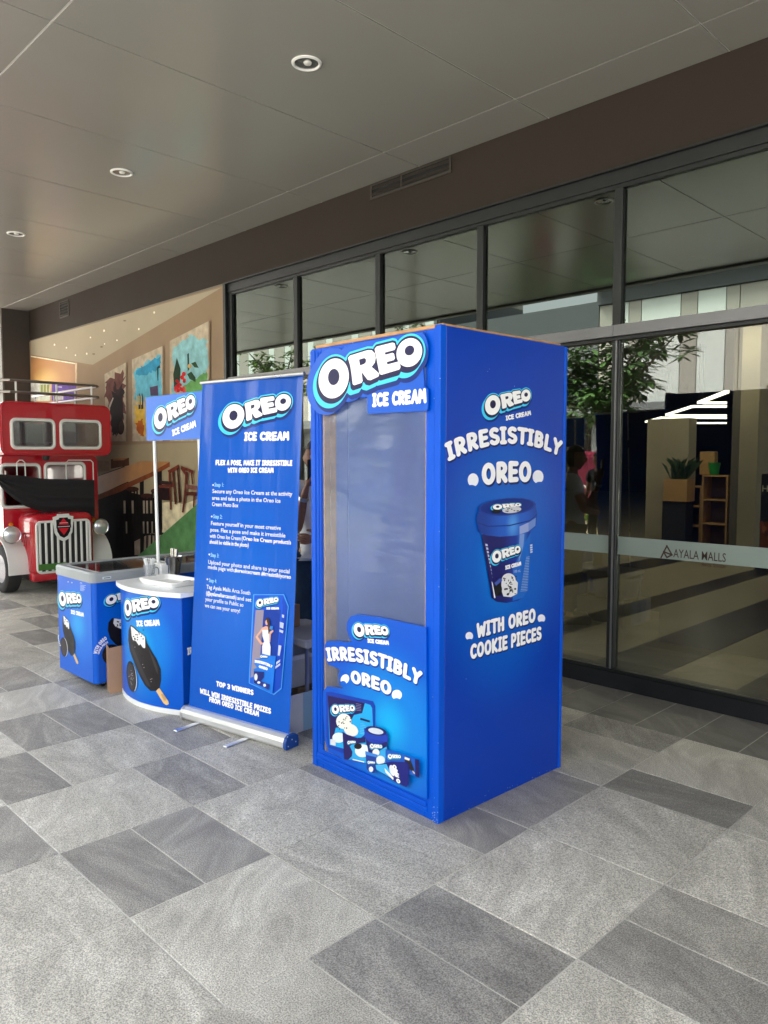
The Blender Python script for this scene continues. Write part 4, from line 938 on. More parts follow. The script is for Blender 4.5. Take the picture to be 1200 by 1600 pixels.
lp.ell(*q6(640, 490), 18.5, 11.5, (30, 58, 170), rot=.2); lp.l += 1; LQ([(508, 400), (770, 470), (776, 545), (760, 552), (520, 500)], (32, 66, 180)); lp.ell(*q6(640, 430), 17, 6.8, (26, 34, 110), rot=.2); lp.l += 1; lp.ell(*q6(640, 432), 12, 4.6, (206, 214, 226), rot=.2); lp.l += 1
lp.logo(q6(570, 590), q6(716, 606), h=.016); lp.l += 4; lp.ell(*q6(645, 665), 5.5, 5.5, (236, 232, 230)); lp.l += 1; lp.ell(*q6(695, 750), 7, 7, (228, 234, 240)); lp.l += 1
LQ([(530, 655), (660, 690), (650, 720), (640, 870), (620, 895), (560, 865), (545, 850)], (30, 60, 150)); LQ([(528, 650), (665, 690), (660, 720), (530, 690)], (60, 130, 216)); lp.ell(*q6(592, 850), 3.4, 4.4, (224, 226, 232)); lp.l += 1; lp.logo(q6(552, 768), q6(640, 780), h=.02); lp.l += 4
LQ([(755, 625), (930, 680), (1125, 745), (1125, 940), (1010, 900), (790, 790), (755, 770)], (30, 90, 190)); LQ([(1080, 735), (1125, 745), (1125, 940), (1085, 925)], (34, 28, 96)); lp.logo(q6(775, 700), q6(930, 715), h=.018); lp.l += 4
lp.poly([q6(*p) for p in ((965, 710), (1030, 740), (1075, 860), (1040, 865), (975, 780))], (40, 36, 44)); lp.l += 1; LQ([(970, 708), (1028, 732), (1020, 752), (968, 735)], (226, 224, 222)); LQ([(1060, 860), (1085, 890), (1075, 898), (1055, 870)], (226, 196, 150))
LQ([(650, 800), (830, 760), (1000, 770), (1022, 800), (1015, 1010), (990, 1045), (860, 985), (660, 850)], (30, 34, 120)); LQ([(650, 800), (770, 790), (850, 960), (660, 850)], (70, 180, 236)); lp.ell(*q6(835, 860), 4, 9, (230, 230, 236), rot=-.3); lp.l += 1; LQ([(750, 830), (850, 940), (845, 965), (760, 880)], (236, 238, 240))
for (x, y), ch in zip(((862, 812), (876, 855), (888, 900), (902, 965)), 'OREO'): lp.text(ch, q6(x - 20, y + 25), q6(x + 22, y + 40), hpx=6.5, bold=.15)
lp.build('product_print', low)
# side panel print
sgf2 = Frame(FL + e1 * (BW + .0003), e2, ez, .0003)
sp = Print(sgf2)
def z7b(x, y): return (680 + x * .3125, 560 + y * .3125)
WH = (200, 205, 232)
dimmer = None
sp.logo(z7b(232, 235), z7b(482, 188), h=.007); sp.l = 6
sp.text('ICE CREAM', z7b(352, 312), z7b(478, 284), hpx=8, bold=.13, jig=.05)
sp.text('IRRESISTIBLY', z7b(62, 520), z7b(622, 494), hpx=31, bend=.085, bold=.115, shadow=(6, 30, 100))
sp.text('OREO', z7b(232, 640), z7b(478, 622), hpx=36, bend=.02, bold=.118, shadow=(6, 30, 100))
for x, y, f in ((188, 608, 1), (512, 592, -1)): sp.ell(*z7b(x, y), 8.5, 10.5, (236, 238, 248)); sp.l += 1; sp.ell(*z7b(x - f * 8, y + 36), 6.5, 3.6, m_side); sp.l += 1
sp.text('WITH OREO', z7b(205, 1402), z7b(500, 1318), hpx=25, bold=.115, shadow=(6, 30, 100)); sp.text('COOKIE PIECES', z7b(172, 1508), z7b(528, 1408), hpx=25, bold=.115, shadow=(6, 30, 100))
for x, y in ((168, 1388), (528, 1300)): sp.ell(*z7b(x, y), 6, 6.5, (236, 238, 248)); sp.l += 1; sp.ell(*z7b(x + 2, y + 22), 5, 2.6, m_side); sp.l += 1
# the printed cup
m_cup = glow_mat('cup_print', [(0, S(40, 120, 214)), (.35, S(24, 50, 150)), (1, S(24, 22, 100))], tuple(sgf2.p(*sgf2.uv(815, 860))), (1, .16, .8), .35, pb.location)
m_lid = glow_mat('lid_print', [(0, S(80, 150, 228)), (.3, S(34, 92, 196)), (1, S(20, 58, 150))], tuple(sgf2.p(*sgf2.uv(800, 820))), (1, .22, .3), .35, pb.location)
def c8(x, y): return (720 + x * .125, 760 + y * .125)
def C8(pts, c): sp.poly([c8(*p) for p in pts], c); sp.l += 1
C8([(250, 600), (875, 520), (800, 1330), (770, 1390), (700, 1430), (560, 1455), (440, 1440), (375, 1390)], m_cup)
C8([(640, 1020), (870, 560), (800, 1330), (770, 1390), (640, 1430)], (30, 104, 200))
C8([(725, 600), (785, 590), (770, 760), (712, 960)], (120, 150, 215))
C8([(182, 430), (195, 330), (925, 250), (945, 340), (930, 490), (870, 560), (700, 610), (480, 628), (300, 610), (205, 560)], m_lid)
C8([(190, 440), (330, 490), (600, 480), (850, 420), (940, 345), (940, 360), (850, 436), (600, 496), (330, 506), (190, 458)], (22, 50, 130))
C8([(722, 500), (835, 450), (835, 560), (722, 600)], (150, 165, 215)); C8([(835, 450), (925, 390), (920, 490), (835, 558)], (110, 140, 205))
sp.ell(*c8(565, 255), 45.5, 13.5, (30, 60, 150), rot=-.09); sp.l += 1; sp.ell(*c8(565, 252), 42, 12, (16, 44, 130), rot=-.09); sp.l += 1
sp.logo(c8(360, 255), c8(745, 205), h=.014, ys=.45); sp.l += 4
sp.ell(*c8(620, 292), 15, 5, (206, 206, 214), rot=-.1); sp.l += 1; sp.ell(*c8(425, 312), 7.5, 3, (20, 18, 24)); sp.l += 1
for i in range(10): r_ = random.Random(i); sp.ell(*c8(620 + r_.uniform(-100, 110), 290 + r_.uniform(-25, 25)), 1.6, .8, (50, 46, 52), n=7)
sp.l += 1
sp.logo(c8(345, 880), c8(735, 790), h=.008); sp.l += 4
sp.text('ICE CREAM', c8(535, 1040), c8(732, 985), hpx=6.5, bold=.15); sp.body('100 mL', c8(635, 1080), 4.5, (190, 200, 235), width_px=(11.5, -2)); sp.l += 2
sp.ell(*c8(575, 1170), 11, 11, (222, 222, 228)); sp.l += 1; sp.poly([c8(*p) for p in ((485, 1190), (600, 1100), (690, 1200), (680, 1340), (600, 1380), (510, 1370), (480, 1290))], (226, 226, 232)); sp.l += 1
sp.ell(*c8(440, 1285), 6.4, 10.2, (18, 18, 24)); sp.l += 1
for i in range(34): r_ = random.Random(i + 9); sp.ell(*c8(585 + r_.uniform(-75, 85), 1240 + r_.uniform(-120, 110)), r_.uniform(.5, 2.2), r_.uniform(.5, 1.8), (44, 42, 48), n=7)
sp.l += 1
for i in range(22): y = 880 + i * 20; C8([(790 - i * 4, y), (835 - i * 2, y - 6), (835 - i * 2, y), (790 - i * 4, y + 6)], (150, 180, 226))
for i in range(4): C8([(825, 725 + i * 28), (856, 718 + i * 28), (854, 738 + i * 28), (826, 745 + i * 28)], (190, 205, 235))
for i in range(10): C8([(262 + i * 9, 712 + i * 44), (290 + i * 6, 716 + i * 44), (296 + i * 6, 742 + i * 44), (268 + i * 9, 742 + i * 44)], (190, 196, 226))
C8([(335, 1180), (350, 1200), (385, 1385), (368, 1388)], (222, 226, 240)); C8([(370, 1200), (440, 1140), (470, 1165), (390, 1235)], (70, 90, 180))
sp.build('cup_print', side)

scu = MB(); rq = random.Random(11)
for i in range(46):
    if i < 26: uu, zz = BW - .034 + rq.uniform(-.004, .03), abs(rq.gauss(0, .05)) + .004
    elif i < 36: uu, zz = rq.choice((.002, BW - .036, BW - .003)), rq.uniform(.1, 2.0)
    else: uu, zz = rq.uniform(.1, BW - .1), rq.uniform(BH - .03, BH - .014)
    w_, h_ = rq.uniform(.001, .005), rq.uniform(.001, .007); c = FL + e1 * uu - e2 * .0064 + ez * zz
    scu.add([c, c + e1 * w_ + ez * h_ * .3, c + e1 * w_ * .7 + ez * h_, c - e1 * w_ * .3 + ez * h_ * .6], [(0, 1, 2, 3)])
for i in range(30):
    dd, zz = rq.uniform(.035, BD - .03), abs(rq.gauss(0, .02)) + .003
    if i > 22: zz = rq.uniform(.2, 2.0)
    w_, h_ = rq.uniform(.001, .005), rq.uniform(.001, .006); c = FL + e1 * (BW + .0004) + e2 * dd + ez * zz
    scu.add([c, c + e2 * w_ + ez * h_ * .3, c + e2 * w_ * .7 + ez * h_, c - e2 * w_ * .3 + ez * h_ * .6], [(0, 1, 2, 3)])
tag(obj('scuff_marks', scu, mat('bare_paper', S(170, 186, 214), .8), pb, fix=False), kind='stuff')
# ---- pull-up banner
Lb, Rb = Vector((-4.085, 2.352, 0)), Vector((-3.262, 2.49, 0)); ub = (Rb - Lb).normalized(); nb = Vector((ub.y, -ub.x, 0))
bt = thing('pullup_banner', 'tall blue pull-up banner with contest steps and silver base', 'banner', tuple((Lb + Rb) / 2))
lean = (-nb * .15 + Vector((0, 0, 2.03))).normalized()
bfr = WaveFrame(Lb + ub * .004 + lean * .072, ub, lean, .0005); bwid = (Rb - Lb).length - .006; bht = 1.965
m_ban = glow_mat('banner_print', [(0, S(0, 98, 208)), (.6, S(0, 86, 194)), (1, S(4, 78, 180))], tuple(bfr.p(.4, .7)), (.9, 1, 1.4), .24, bt.location, wrinkle=.5, wscale=(7, 7, .8))
obj('printed_sheet', MB().sheet(lambda u, v: bfr.d(u * bwid, v * bht, -.0004), 120, 40), m_ban, bt, True, fix=False)
obj('top_bar', MB().tube([bfr.d(-.012, bht + .004, 0), bfr.d(bwid + .012, bht + .004, 0)], .011, 10), m_alu, bt, True)
obj('support_pole', MB().tube([Lb + ub * .42 - nb * .05 + ez * .05, bfr.d(.42, bht - .01, -.02)], .008, 8), m_alu, bt, True)
cas = [(-.048, .004), (.04, .004), (.048, .016), (.047, .042), (.038, .062), (.018, .074), (-.026, .074), (-.046, .06), (-.05, .026)]
cb = MB(); nP = len(cas)
cb.add([Lb + nb * a + ez * b for a, b in cas] + [Rb + nb * a + ez * b for a, b in cas], [(i, (i + 1) % nP, (i + 1) % nP + nP, i + nP) for i in range(nP)] + [tuple(range(nP))] + [tuple(range(2 * nP - 1, nP - 1, -1))])
obj('base_cassette', cb, mat('cassette_silver', (.78, .79, .79), .3, .6), bt)
for p_, s_ in ((Lb, -1), (Rb, 1)):
    ec = MB(); k = 1.07
    ec.add([p_ + ub * (s_ * .0004) + nb * (a * k) + ez * (.039 + (b - .039) * k) for a, b in cas] + [p_ + ub * (s_ * .02) + nb * (a * k) + ez * (.039 + (b - .039) * k) for a, b in cas], [(i, (i + 1) % nP, (i + 1) % nP + nP, i + nP) for i in range(nP)] + [tuple(range(nP)), tuple(range(2 * nP - 1, nP - 1, -1))])
    cap = obj('end_cap', ec, mat('cap_blue', S(16, 70, 150), .45) if s_ > 0 else m_alu, bt)
    if s_ > 0:
        for a, b in ((0, .05), (-.03, .03), (.035, .075), (.03, .02), (-.04, .075)): obj('screw', MB().lathe([(.004, .0), (.0035, .0015), (0, .002)], p_ + ub * .0201 + nb * a + ez * b, ub, 8), m_alu, cap)
for t in (.16, .66):
    c = Lb.lerp(Rb, t); obj('foot', MB().cbox(c + nb * .06 + ez * .0045, (.034, .30, .008), .003, math.atan2(ub.y, ub.x)), m_alu, bt)
bp = Print(bfr)
bp.logo((342, 652), (457, 629), h=.007); bp.l = 6
def z3(x, y): return (280 + x * .18755, 570 + y * .1875)
def z4(x, y): return (270 + x * .21258, 860 + y * .2125)
bp.text('ICE CREAM', z3(540, 636), z3(918, 632), hpx=14, bold=.13, jig=.04)
bp.text('FLEX A POSE, MAKE IT IRRESISTIBLE', z3(308, 838), z3(946, 844), hpx=8.6, bold=.125, hh=.06); bp.text('WITH OREO ICE CREAM', z3(404, 900), z3(786, 902), hpx=8.2, bold=.125, hh=.06)
def steps(y, rows, f):
    for st, pl_0, pr_0, h_, c, fat in rows: bp.body(st, f(*pl_0), h_, c, fat, width_px=(f(*pr_0)[0] - f(*pl_0)[0], f(*pr_0)[1] - f(*pl_0)[1]))
TX, CY_ = (222, 232, 250), (150, 214, 248)
steps(0, [('Step 1:', (298, 1014), (372, 1018), 6.2, CY_, .02), ('Secure any Oreo Ice Cream at the activity', (280, 1068), (948, 1090), 6.3, TX, .018), ('area and take a photo in the Oreo Ice', (278, 1124), (846, 1140), 6.3, TX, .018), ('Cream Photo Box', (276, 1176), (496, 1184), 6.3, TX, .018),
          ('Step 2:', (286, 1278), (360, 1284), 6.2, CY_, .02), ('Feature yourself in your most creative', (266, 1334), (850, 1366), 6.3, TX, .018), ('pose. Flex a pose and make it irresistible', (262, 1388), (888, 1430), 6.3, TX, .018), ('with Oreo Ice Cream', (258, 1440), (516, 1460), 6.3, TX, .018), ('(Oreo Ice Cream product/s', (522, 1460), (936, 1490), 6.3, (240, 244, 252), .024), ('should be visible in the photo)', (256, 1488), (582, 1516), 6.3, (240, 244, 252), .024)], z3)
for x, y in ((288, 1002), (275, 1264), (254, 1580)): bp.ell(*z3(x, y), 1.3, 1.5, TX, n=8)
steps(0, [('Step 3:', (280, 46), (342, 52), 6.2, CY_, .02), ('Upload your photo and share to your social', (262, 98), (862, 154), 6.3, TX, .018), ('media page with', (260, 134), (450, 156), 6.3, TX, .018), ('#oreoicecream #irresistiblyoreo', (456, 158), (872, 206), 6.3, (240, 244, 252), .024),
          ('Step 4:', (268, 232), (324, 240), 6.2, CY_, .02), ('Tag Ayala Malls Arca South', (250, 280), (572, 324), 6.3, TX, .018), ('(@ayalamallsarcasouth)', (246, 326), (470, 358), 6.3, (240, 244, 252), .024), ('and set', (476, 362), (580, 374), 6.3, TX, .018), ('your profile to Public so', (242, 370), (522, 412), 6.3, TX, .018), ('we can see your entry!', (238, 416), (496, 462), 6.3, TX, .018)], z4)
bp.ell(*z4(257, 212), 1.3, 1.5, TX, n=8); bp.l += 1
bp.text('TOP 3 WINNERS', z4(322, 998), z4(596, 1066), hpx=8.6, bold=.125, hh=.05); bp.text('WILL WIN IRRESISTIBLE PRIZES', z4(202, 1050), z4(724, 1204), hpx=8.8, bold=.125, hh=.05); bp.text('FROM OREO ICE CREAM', z4(270, 1112), z4(636, 1224), hpx=8.6, bold=.125, hh=.05)
bp.l += 2
# the little booth picture
def z8(x, y): return (390 + x * .10621, 920 + y * .10625)
def B8(pts, c): bp.poly([z8(*p) for p in pts], c); bp.l += 1
B8([(70, 78), (515, 78), (585, 255), (480, 1470), (365, 1560), (0, 1390), (-5, 1370), (60, 90)], (74, 160, 240)); B8([(78, 92), (505, 92), (572, 260), (470, 1455), (365, 1540), (10, 1380)], (20, 86, 212)); B8([(500, 95), (572, 260), (470, 1455), (365, 1540), (400, 1300)], (14, 70, 190))
B8([(100, 310), (470, 310), (400, 1100), (310, 1180), (40, 1300)], (12, 58, 160)); B8([(100, 310), (222, 310), (190, 700), (160, 1100), (70, 1290), (25, 1305)], (150, 140, 160))
bp.logo(z8(95, 205), z8(448, 165), h=.016); bp.l += 4; bp.text('ICE CREAM', z8(265, 302), z8(448, 302), hpx=3.6, bold=.15, hh=.08); bp.l += 2
sk = (226, 172, 150)
B8([(200, 570), (260, 545), (330, 570), (310, 600), (325, 780), (300, 780), (295, 640), (210, 620)], sk); B8([(200, 575), (225, 590), (140, 700), (205, 790), (235, 785), (225, 815), (180, 815), (105, 705)], sk); B8([(310, 640), (330, 620), (365, 600), (370, 625), (335, 660), (325, 770), (300, 770)], sk)
B8([(205, 600), (290, 600), (310, 640), (310, 760), (330, 850), (325, 980), (205, 950), (205, 840), (235, 770), (210, 690)], (230, 230, 238)); bp.ell(*z8(272, 490), 2.3, 4.4, sk); bp.l += 1; B8([(265, 430), (300, 420), (320, 480), (315, 650), (300, 660), (290, 520), (270, 450), (250, 480), (252, 450)], (70, 48, 40)); B8([(322, 545), (372, 545), (360, 600), (330, 600)], (40, 130, 220))
B8([(195, 945), (310, 975), (410, 985), (360, 1540), (230, 1480), (110, 1410), (80, 1390), (85, 1170), (140, 1160), (90, 1090), (100, 1030), (180, 1030)], (26, 120, 226))
bp.logo(z8(180, 985), z8(295, 1000), h=.03); bp.l += 4; bp.text('IRRESISTIBLY', z8(105, 1080), z8(360, 1160), hpx=4.4, bend=.04, bold=.15, hh=.08); bp.text('OREO', z8(165, 1155), z8(295, 1195), hpx=4.4, bold=.15, hh=.08); bp.l += 2
B8([(95, 1205), (245, 1215), (240, 1300), (150, 1400), (95, 1380)], (26, 40, 120)); bp.ell(*z8(125, 1290), 2.6, 5.4, (224, 228, 232)); bp.l += 1; B8([(145, 1330), (330, 1400), (310, 1480), (220, 1430), (140, 1400)], (40, 50, 130)); bp.ell(*z8(170, 1370), 2.4, 2, (224, 230, 240)); bp.ell(*z8(255, 1410), 2.2, 2.4, (224, 230, 240)); bp.l += 1
for pts in ([(510, 370), (545, 380), (540, 425), (512, 412)], [(480, 480), (540, 500), (530, 580), (480, 560)], [(475, 590), (535, 610), (525, 650), (475, 625)], [(430, 1070), (490, 1030), (485, 1065), (425, 1110)], [(420, 1130), (490, 1085), (488, 1115), (415, 1170)], [(465, 820), (510, 830), (480, 980), (455, 970)]): B8(pts, (190, 200, 236))
bp.build('contest_print', bt)

# ---- promo counter with its header sign
CA, CB = Vector((-4.83, 2.29, 0)), Vector((-4.13, 2.345, 0)); cu = (CB - CA).normalized(); cn = Vector((cu.y, -cu.x, 0)); cwid = (CB - CA).length
ct = thing('promo_counter', 'blue promotional counter with curved front, white top and header sign on two poles', 'counter', tuple((CA + CB) / 2 - cn * .15))
afr = ArcFrame(CA + ez * .0, CB, .085); CT = .765; dep = .38
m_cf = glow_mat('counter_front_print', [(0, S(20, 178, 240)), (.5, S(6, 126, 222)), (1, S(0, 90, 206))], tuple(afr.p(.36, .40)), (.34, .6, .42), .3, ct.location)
m_cs = mat('counter_side_print', S(0, 72, 184), .34, spec=.3)
def strip(z0, z1, off, mt, nm, n=70):
    return obj(nm, MB().sheet(lambda u, v: afr.d(u * cwid, z0 + (z1 - z0) * v, off), n, 1), mt, ct, True, fix=False)
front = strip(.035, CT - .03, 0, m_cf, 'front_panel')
obj('base_skirt', MB().plate([(a, b) for a, b in [(u * cwid, -afr.bul(u * cwid) - .003) for u in [i / 16 for i in range(17)]] + [(cwid, dep), (0, dep)]], lambda u, v, d: CA + cu * u - cn * v + ez * (.034 + d), .032), m_white, ct)
obj('counter_top', MB().plate([(a, b) for a, b in [(-.02 + u * (cwid + .04), -afr.bul(u * cwid) - .02) for u in [i / 16 for i in range(17)]] + [(cwid + .02, dep + .02), (-.02, dep + .02)]], lambda u, v, d: CA + cu * u - cn * v + ez * (CT + d), .03), m_white, ct)
for a, nm in ((CA, 'side_panel'), (CB, 'side_panel')):
    sgn = 1 if a is CB else -1
    sd_ = obj(nm, MB().cbox(a - cn * (dep / 2 + .003) + ez * (.035 + (CT - .066) / 2) - cu * sgn * .005, (.008, dep - .004, CT - .067), .001, math.atan2(cu.y, cu.x)), m_cs, ct)
    if sgn > 0:
        cfr = Frame(CB, -cn, ez); cp = Print(cfr); cp.text('IRRESISTIBLY', (293, 1024), (340, 1010), hpx=12, bold=.12)
        cp.logo((305, 992), (340, 985), h=.02); cp.build('side_print', sd_)
obj('back_panel', MB().cbox((CA + CB) / 2 - cn * dep + ez * (CT / 2 + .003), (cwid - .02, .006, CT - .07), .001, math.atan2(cu.y, cu.x)), m_cs, ct)
fp_ = Print(afr)
def zc(x, y): return (180 + x * .16867, 860 + y * .16875)
def ice_bar(pr, f, flip=False):
    """a bitten chocolate ice cream bar with a cookie beside it, traced in f's coordinates"""
    def Q(pts, c): pr.poly([f(*p) for p in pts], c); pr.l += 1
    Q([(145, 690), (175, 705), (280, 795), (300, 860), (340, 930), (390, 1010), (425, 1100), (428, 1200), (415, 1270), (380, 1300), (330, 1300), (280, 1250), (225, 1150), (180, 1040), (140, 930), (125, 830), (128, 740)], (38, 34, 38))
    Q([(160, 860), (200, 960), (250, 1080), (300, 1190), (340, 1270), (300, 1250), (240, 1140), (185, 1000), (150, 900)], (58, 54, 58)); Q([(310, 900), (360, 990), (395, 1080), (405, 1160), (385, 1120), (350, 1020)], (62, 58, 62))
    Q([(150, 700), (175, 715), (205, 745), (250, 770), (282, 800), (284, 905), (262, 900), (240, 865), (225, 880), (200, 840), (170, 830), (158, 790)], (240, 240, 240))
    for i in range(16):
        r_ = random.Random(i); pr.ell(*f(170 + r_.uniform(-8, 100), 760 + r_.uniform(-25, 25) + (i % 5) * 18), 1.3, 1.0, (70, 64, 68), n=7)
    for i in range(22):
        r_ = random.Random(i + 50); t = r_.random(); pr.ell(*f(160 + t * 200 + r_.uniform(-20, 60), 880 + t * 340 + r_.uniform(-20, 20)), .9, .8, (150, 140, 140) if i % 4 == 0 else (24, 22, 26), n=6)
    pr.l += 1
    Q([(385, 1300), (415, 1270), (500, 1395), (505, 1420), (480, 1432), (455, 1415)], (226, 188, 132)); Q([(430, 1325), (455, 1330), (482, 1375), (470, 1395), (448, 1370)], (198, 156, 104))
    pr.ell(*f(166, 1168), 6.8, 23, (222, 222, 224), rot=-.12); pr.l += 1; pr.ell(*f(158, 1165), 7.2, 24.3, (30, 27, 32), rot=-.1); pr.l += 1; pr.ell(*f(156, 1165), 5.6, 20.5, (58, 54, 58), rot=-.1); pr.l += 1
    for i in range(40):
        r_ = random.Random(i + 80); a = r_.uniform(0, 6.28); k = r_.uniform(.1, .85); pr.ell(f(156, 1165)[0] + 5.2 * k * math.cos(a), f(156, 1165)[1] + 19.5 * k * math.sin(a), .8, .7, (150, 146, 148) if i % 2 else (24, 22, 26), n=6)
    pr.l += 1
fp_.logo(zc(78, 520), zc(420, 488), h=.006); fp_.l = 6
fp_.text('ICE CREAM', zc(203, 704), zc(418, 696), hpx=9.5, bold=.14, jig=.08); fp_.l += 2
ice_bar(fp_, zc); fp_.build('ice_cream_print', front)
SY = 2.56; hs = [ony(227.5, 623, SY), ony(317.5, 607, SY), ony(320, 681, SY), ony(232, 692, SY)]
sx0, sx1 = (hs[0][0] + hs[3][0]) / 2, (hs[1][0] + hs[2][0]) / 2; sz0, sz1 = 1.70, 1.998
for x in (ony(240.5, 690, SY + .02)[0], ony(310.5, 690, SY + .02)[0]): obj('pole', MB().tube([(x + .03, SY + .02, CT - .001), (x, SY + .02, sz1 - .02)], .0115, 10), m_white, ct, True)
hd = obj('header_sign', MB().cbox(((sx0 + sx1) / 2, SY, (sz0 + sz1) / 2), (sx1 - sx0, .012, sz1 - sz0), .001, 0), mat('header_blue', S(20, 104, 212), .34, spec=.3), ct)
hfr = Frame((0, SY - .0065, 0), (1, 0, 0), (0, 0, 1)); hp = Print(hfr)
hp.logo((237, 656), (307, 628), h=.008); hp.l = 6; hp.text('ICE CREAM', (270, 682), (307, 667), hpx=10.5, bold=.13, jig=.06); hp.build('logo_print', hd)
# ---- small things on the counter
def ctop(x, y, z=CT): return Vector(onz(x, y, z))
tb = thing('serving_tray', 'white plastic serving tray with cut-out handles on the counter', 'tray', (-4.5, 2.45, CT))
tcx, tcy, th = -4.475, 2.455, math.atan2(cu.y, cu.x) + .04
tR = Matrix.Rotation(th, 3, 'Z')
def tp(x, y, z): return tR @ Vector((x, y, z)) + Vector((tcx, tcy, CT + .001))
prof = [(.60, .006), (.62, .004), (.84, .006), (.97, .035), (1.0, .036), (1.0, .032), (.86, .0), (.0, .0)]
tm = MB(); nn_ = 40; rings = []
base = []
for p in rrect(-.19, .19, -.115, .115, .03, 9): base.append(p)
NB = len(base); vs_ = []
for k, z in prof[:-1]:
    for x, y in base:
        lift = .018 * math.exp(-((y / .045) ** 2)) if (abs(x) > .15 and z > .03) else 0
        vs_.append(tp(x * k, y * k, z + lift))
fs_ = []
for i in range(len(prof) - 2):
    for k in range(NB): fs_.append((i * NB + k, i * NB + (k + 1) % NB, (i + 1) * NB + (k + 1) % NB, (i + 1) * NB + k))
fs_.append(tuple(range(NB))); fs_.append(tuple((len(prof) - 2) * NB + k for k in range(NB - 1, -1, -1)))
obj('tray_body', tm.add(vs_, fs_), mat('white_melamine', S(240, 240, 238), .25), tb, True)
for s_ in (-1, 1): obj('handle_slot', MB().cbox(tp(s_ * .184, 0, .034), (.003, .06, .014), .001, th), mat('slot_grey', S(170, 172, 176), .5), tb)
q = ctop(221, 905); cu_ = thing('straw_cup', 'clear cup of white wrapped spoons on the counter', 'cup', (q.x, q.y + .06, CT))
cc = Vector((q.x, q.y + .06, CT))
obj('cup', MB().lathe([(.03, .001), (.042, .095), (.040, .095), (.029, .004), (0, .004)], cc, n=18), glass_mat('clear_cup', (.9, .92, .93, 1), .08, haze=.12), cu_, True)
for i in range(11):
    a = i * 2.4; obj('wrapped_spoon', MB().box(cc + Vector((math.cos(a) * .016, math.sin(a) * .016, .075)), (.014, .003, .125), R=Matrix.Rotation(a, 3, 'Z') @ Matrix.Rotation(.28, 3, 'Y')), m_white, cu_)
q = ctop(240, 902); nh = thing('napkin_holder', 'small white napkin holder box beside the counter pole', 'napkin holder', (q.x, q.y + .05, CT))
nc = Vector((q.x, q.y + .05, CT)); obj('box', MB().cbox(nc + ez * .041, (.10, .06, .08), .004, .15), m_white, nh); obj('napkins', MB().cbox(nc + ez * .086, (.085, .045, .012), .002, .15), mat('napkin', S(248, 248, 246), .8), nh)
npf = Frame(nc + Matrix.Rotation(.15, 3, 'Z') @ Vector((-.05, -.0305, 0)), Matrix.Rotation(.15, 3, 'Z') @ Vector((1, 0, 0)), ez); npp = Print(npf)
for r0 in (.03, .022): npp.poly([(.05 + r0 * math.cos(t) , .045 + r0 * .9 * math.sin(t)) for t in [PI * i / 12 for i in range(13)]] + [(.05 - r0, .015), (.05 + r0, .015)], (90, 92, 98) if r0 == .03 else (238, 238, 240), uv=True); npp.l += 1
npp.build('printed_mark', nh)
q = ctop(267, 896); bk = thing('steel_bucket', 'small steel bucket holding two metal scoops on the counter', 'bucket', (q.x, q.y, CT)); bcn = Vector((q.x, q.y + .02, CT))
obj('bucket_body', MB().lathe([(.045, 0), (.062, .115), (.066, .12), (.062, .122), (.058, .115), (.043, .006), (0, .006)], bcn, n=24), m_steel, bk, True)
obj('bucket_handle', MB().tube([bcn + Vector((.064 * math.cos(a) * 1.0, .03 * math.sin(a), .112 - .05 * max(0, math.sin(a)))) for a in [PI * i / 12 for i in range(13)]], .003, 6), m_black, bk, True)
for dx in (-.018, .024): obj('scoop', MB().tube([bcn + Vector((dx, 0, .02)), bcn + Vector((dx * 1.3, .01, .175))], .014, 10), m_steel, bk, True)

# ---- chest freezer
fx0, fx1, fy0, fy1 = -5.595, -4.985, 2.17, 3.42
fz = thing('chest_freezer', 'blue wrapped chest freezer on castors with grey rim and glass lid', 'freezer', ((fx0 + fx1) / 2, (fy0 + fy1) / 2, 0))
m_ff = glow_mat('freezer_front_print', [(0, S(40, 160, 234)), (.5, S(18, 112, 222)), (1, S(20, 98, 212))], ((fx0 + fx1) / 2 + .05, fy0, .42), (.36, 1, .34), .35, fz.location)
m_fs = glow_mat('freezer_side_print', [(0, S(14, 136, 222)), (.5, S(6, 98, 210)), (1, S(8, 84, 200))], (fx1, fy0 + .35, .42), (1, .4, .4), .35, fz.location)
# body: rounded vertical edges, front and side wraps as separate sheets
m_fb = mat('freezer_blue', S(8, 92, 206), .35, spec=.3)
bodyp = rrect(fx0, fx1, fy0, fy1, .03, 4)
fb = MB(); n_ = len(bodyp); fb.add([(x, y, .05) for x, y in bodyp] + [(x, y, .742) for x, y in bodyp], [(i, (i + 1) % n_, (i + 1) % n_ + n_, i + n_) for i in range(n_)] + [tuple(range(n_ - 1, -1, -1))])
obj('body', fb, m_fb, fz, True)
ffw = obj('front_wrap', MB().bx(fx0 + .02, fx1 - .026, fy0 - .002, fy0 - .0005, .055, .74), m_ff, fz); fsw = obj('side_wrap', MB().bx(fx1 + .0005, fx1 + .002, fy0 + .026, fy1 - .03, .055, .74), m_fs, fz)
rim = MB(); ro = rrect(fx0 - .012, fx1 + .012, fy0 - .012, fy1 + .012, .04, 5); ri = rrect(fx0 + .045, fx1 - .045, fy0 + .05, fy1 - .05, .03, 5); n_ = len(ro)
rim.add([(x, y, .742) for x, y in ro] + [(x, y, .80) for x, y in ro] + [(x * .999 + .001 * (fx0 + fx1) / 2, y, .812) for x, y in rrect(fx0 - .002, fx1 + .002, fy0 - .002, fy1 + .002, .036, 5)] + [(x, y, .806) for x, y in ri] + [(x, y, .742) for x, y in ri],
        [(a * n_ + i, a * n_ + (i + 1) % n_, ((a + 1) % 5) * n_ + (i + 1) % n_, ((a + 1) % 5) * n_ + i) for a in range(5) for i in range(n_)])
obj('rim', rim, mat('rim_grey', S(150, 156, 160), .4, var=.05), fz, True)
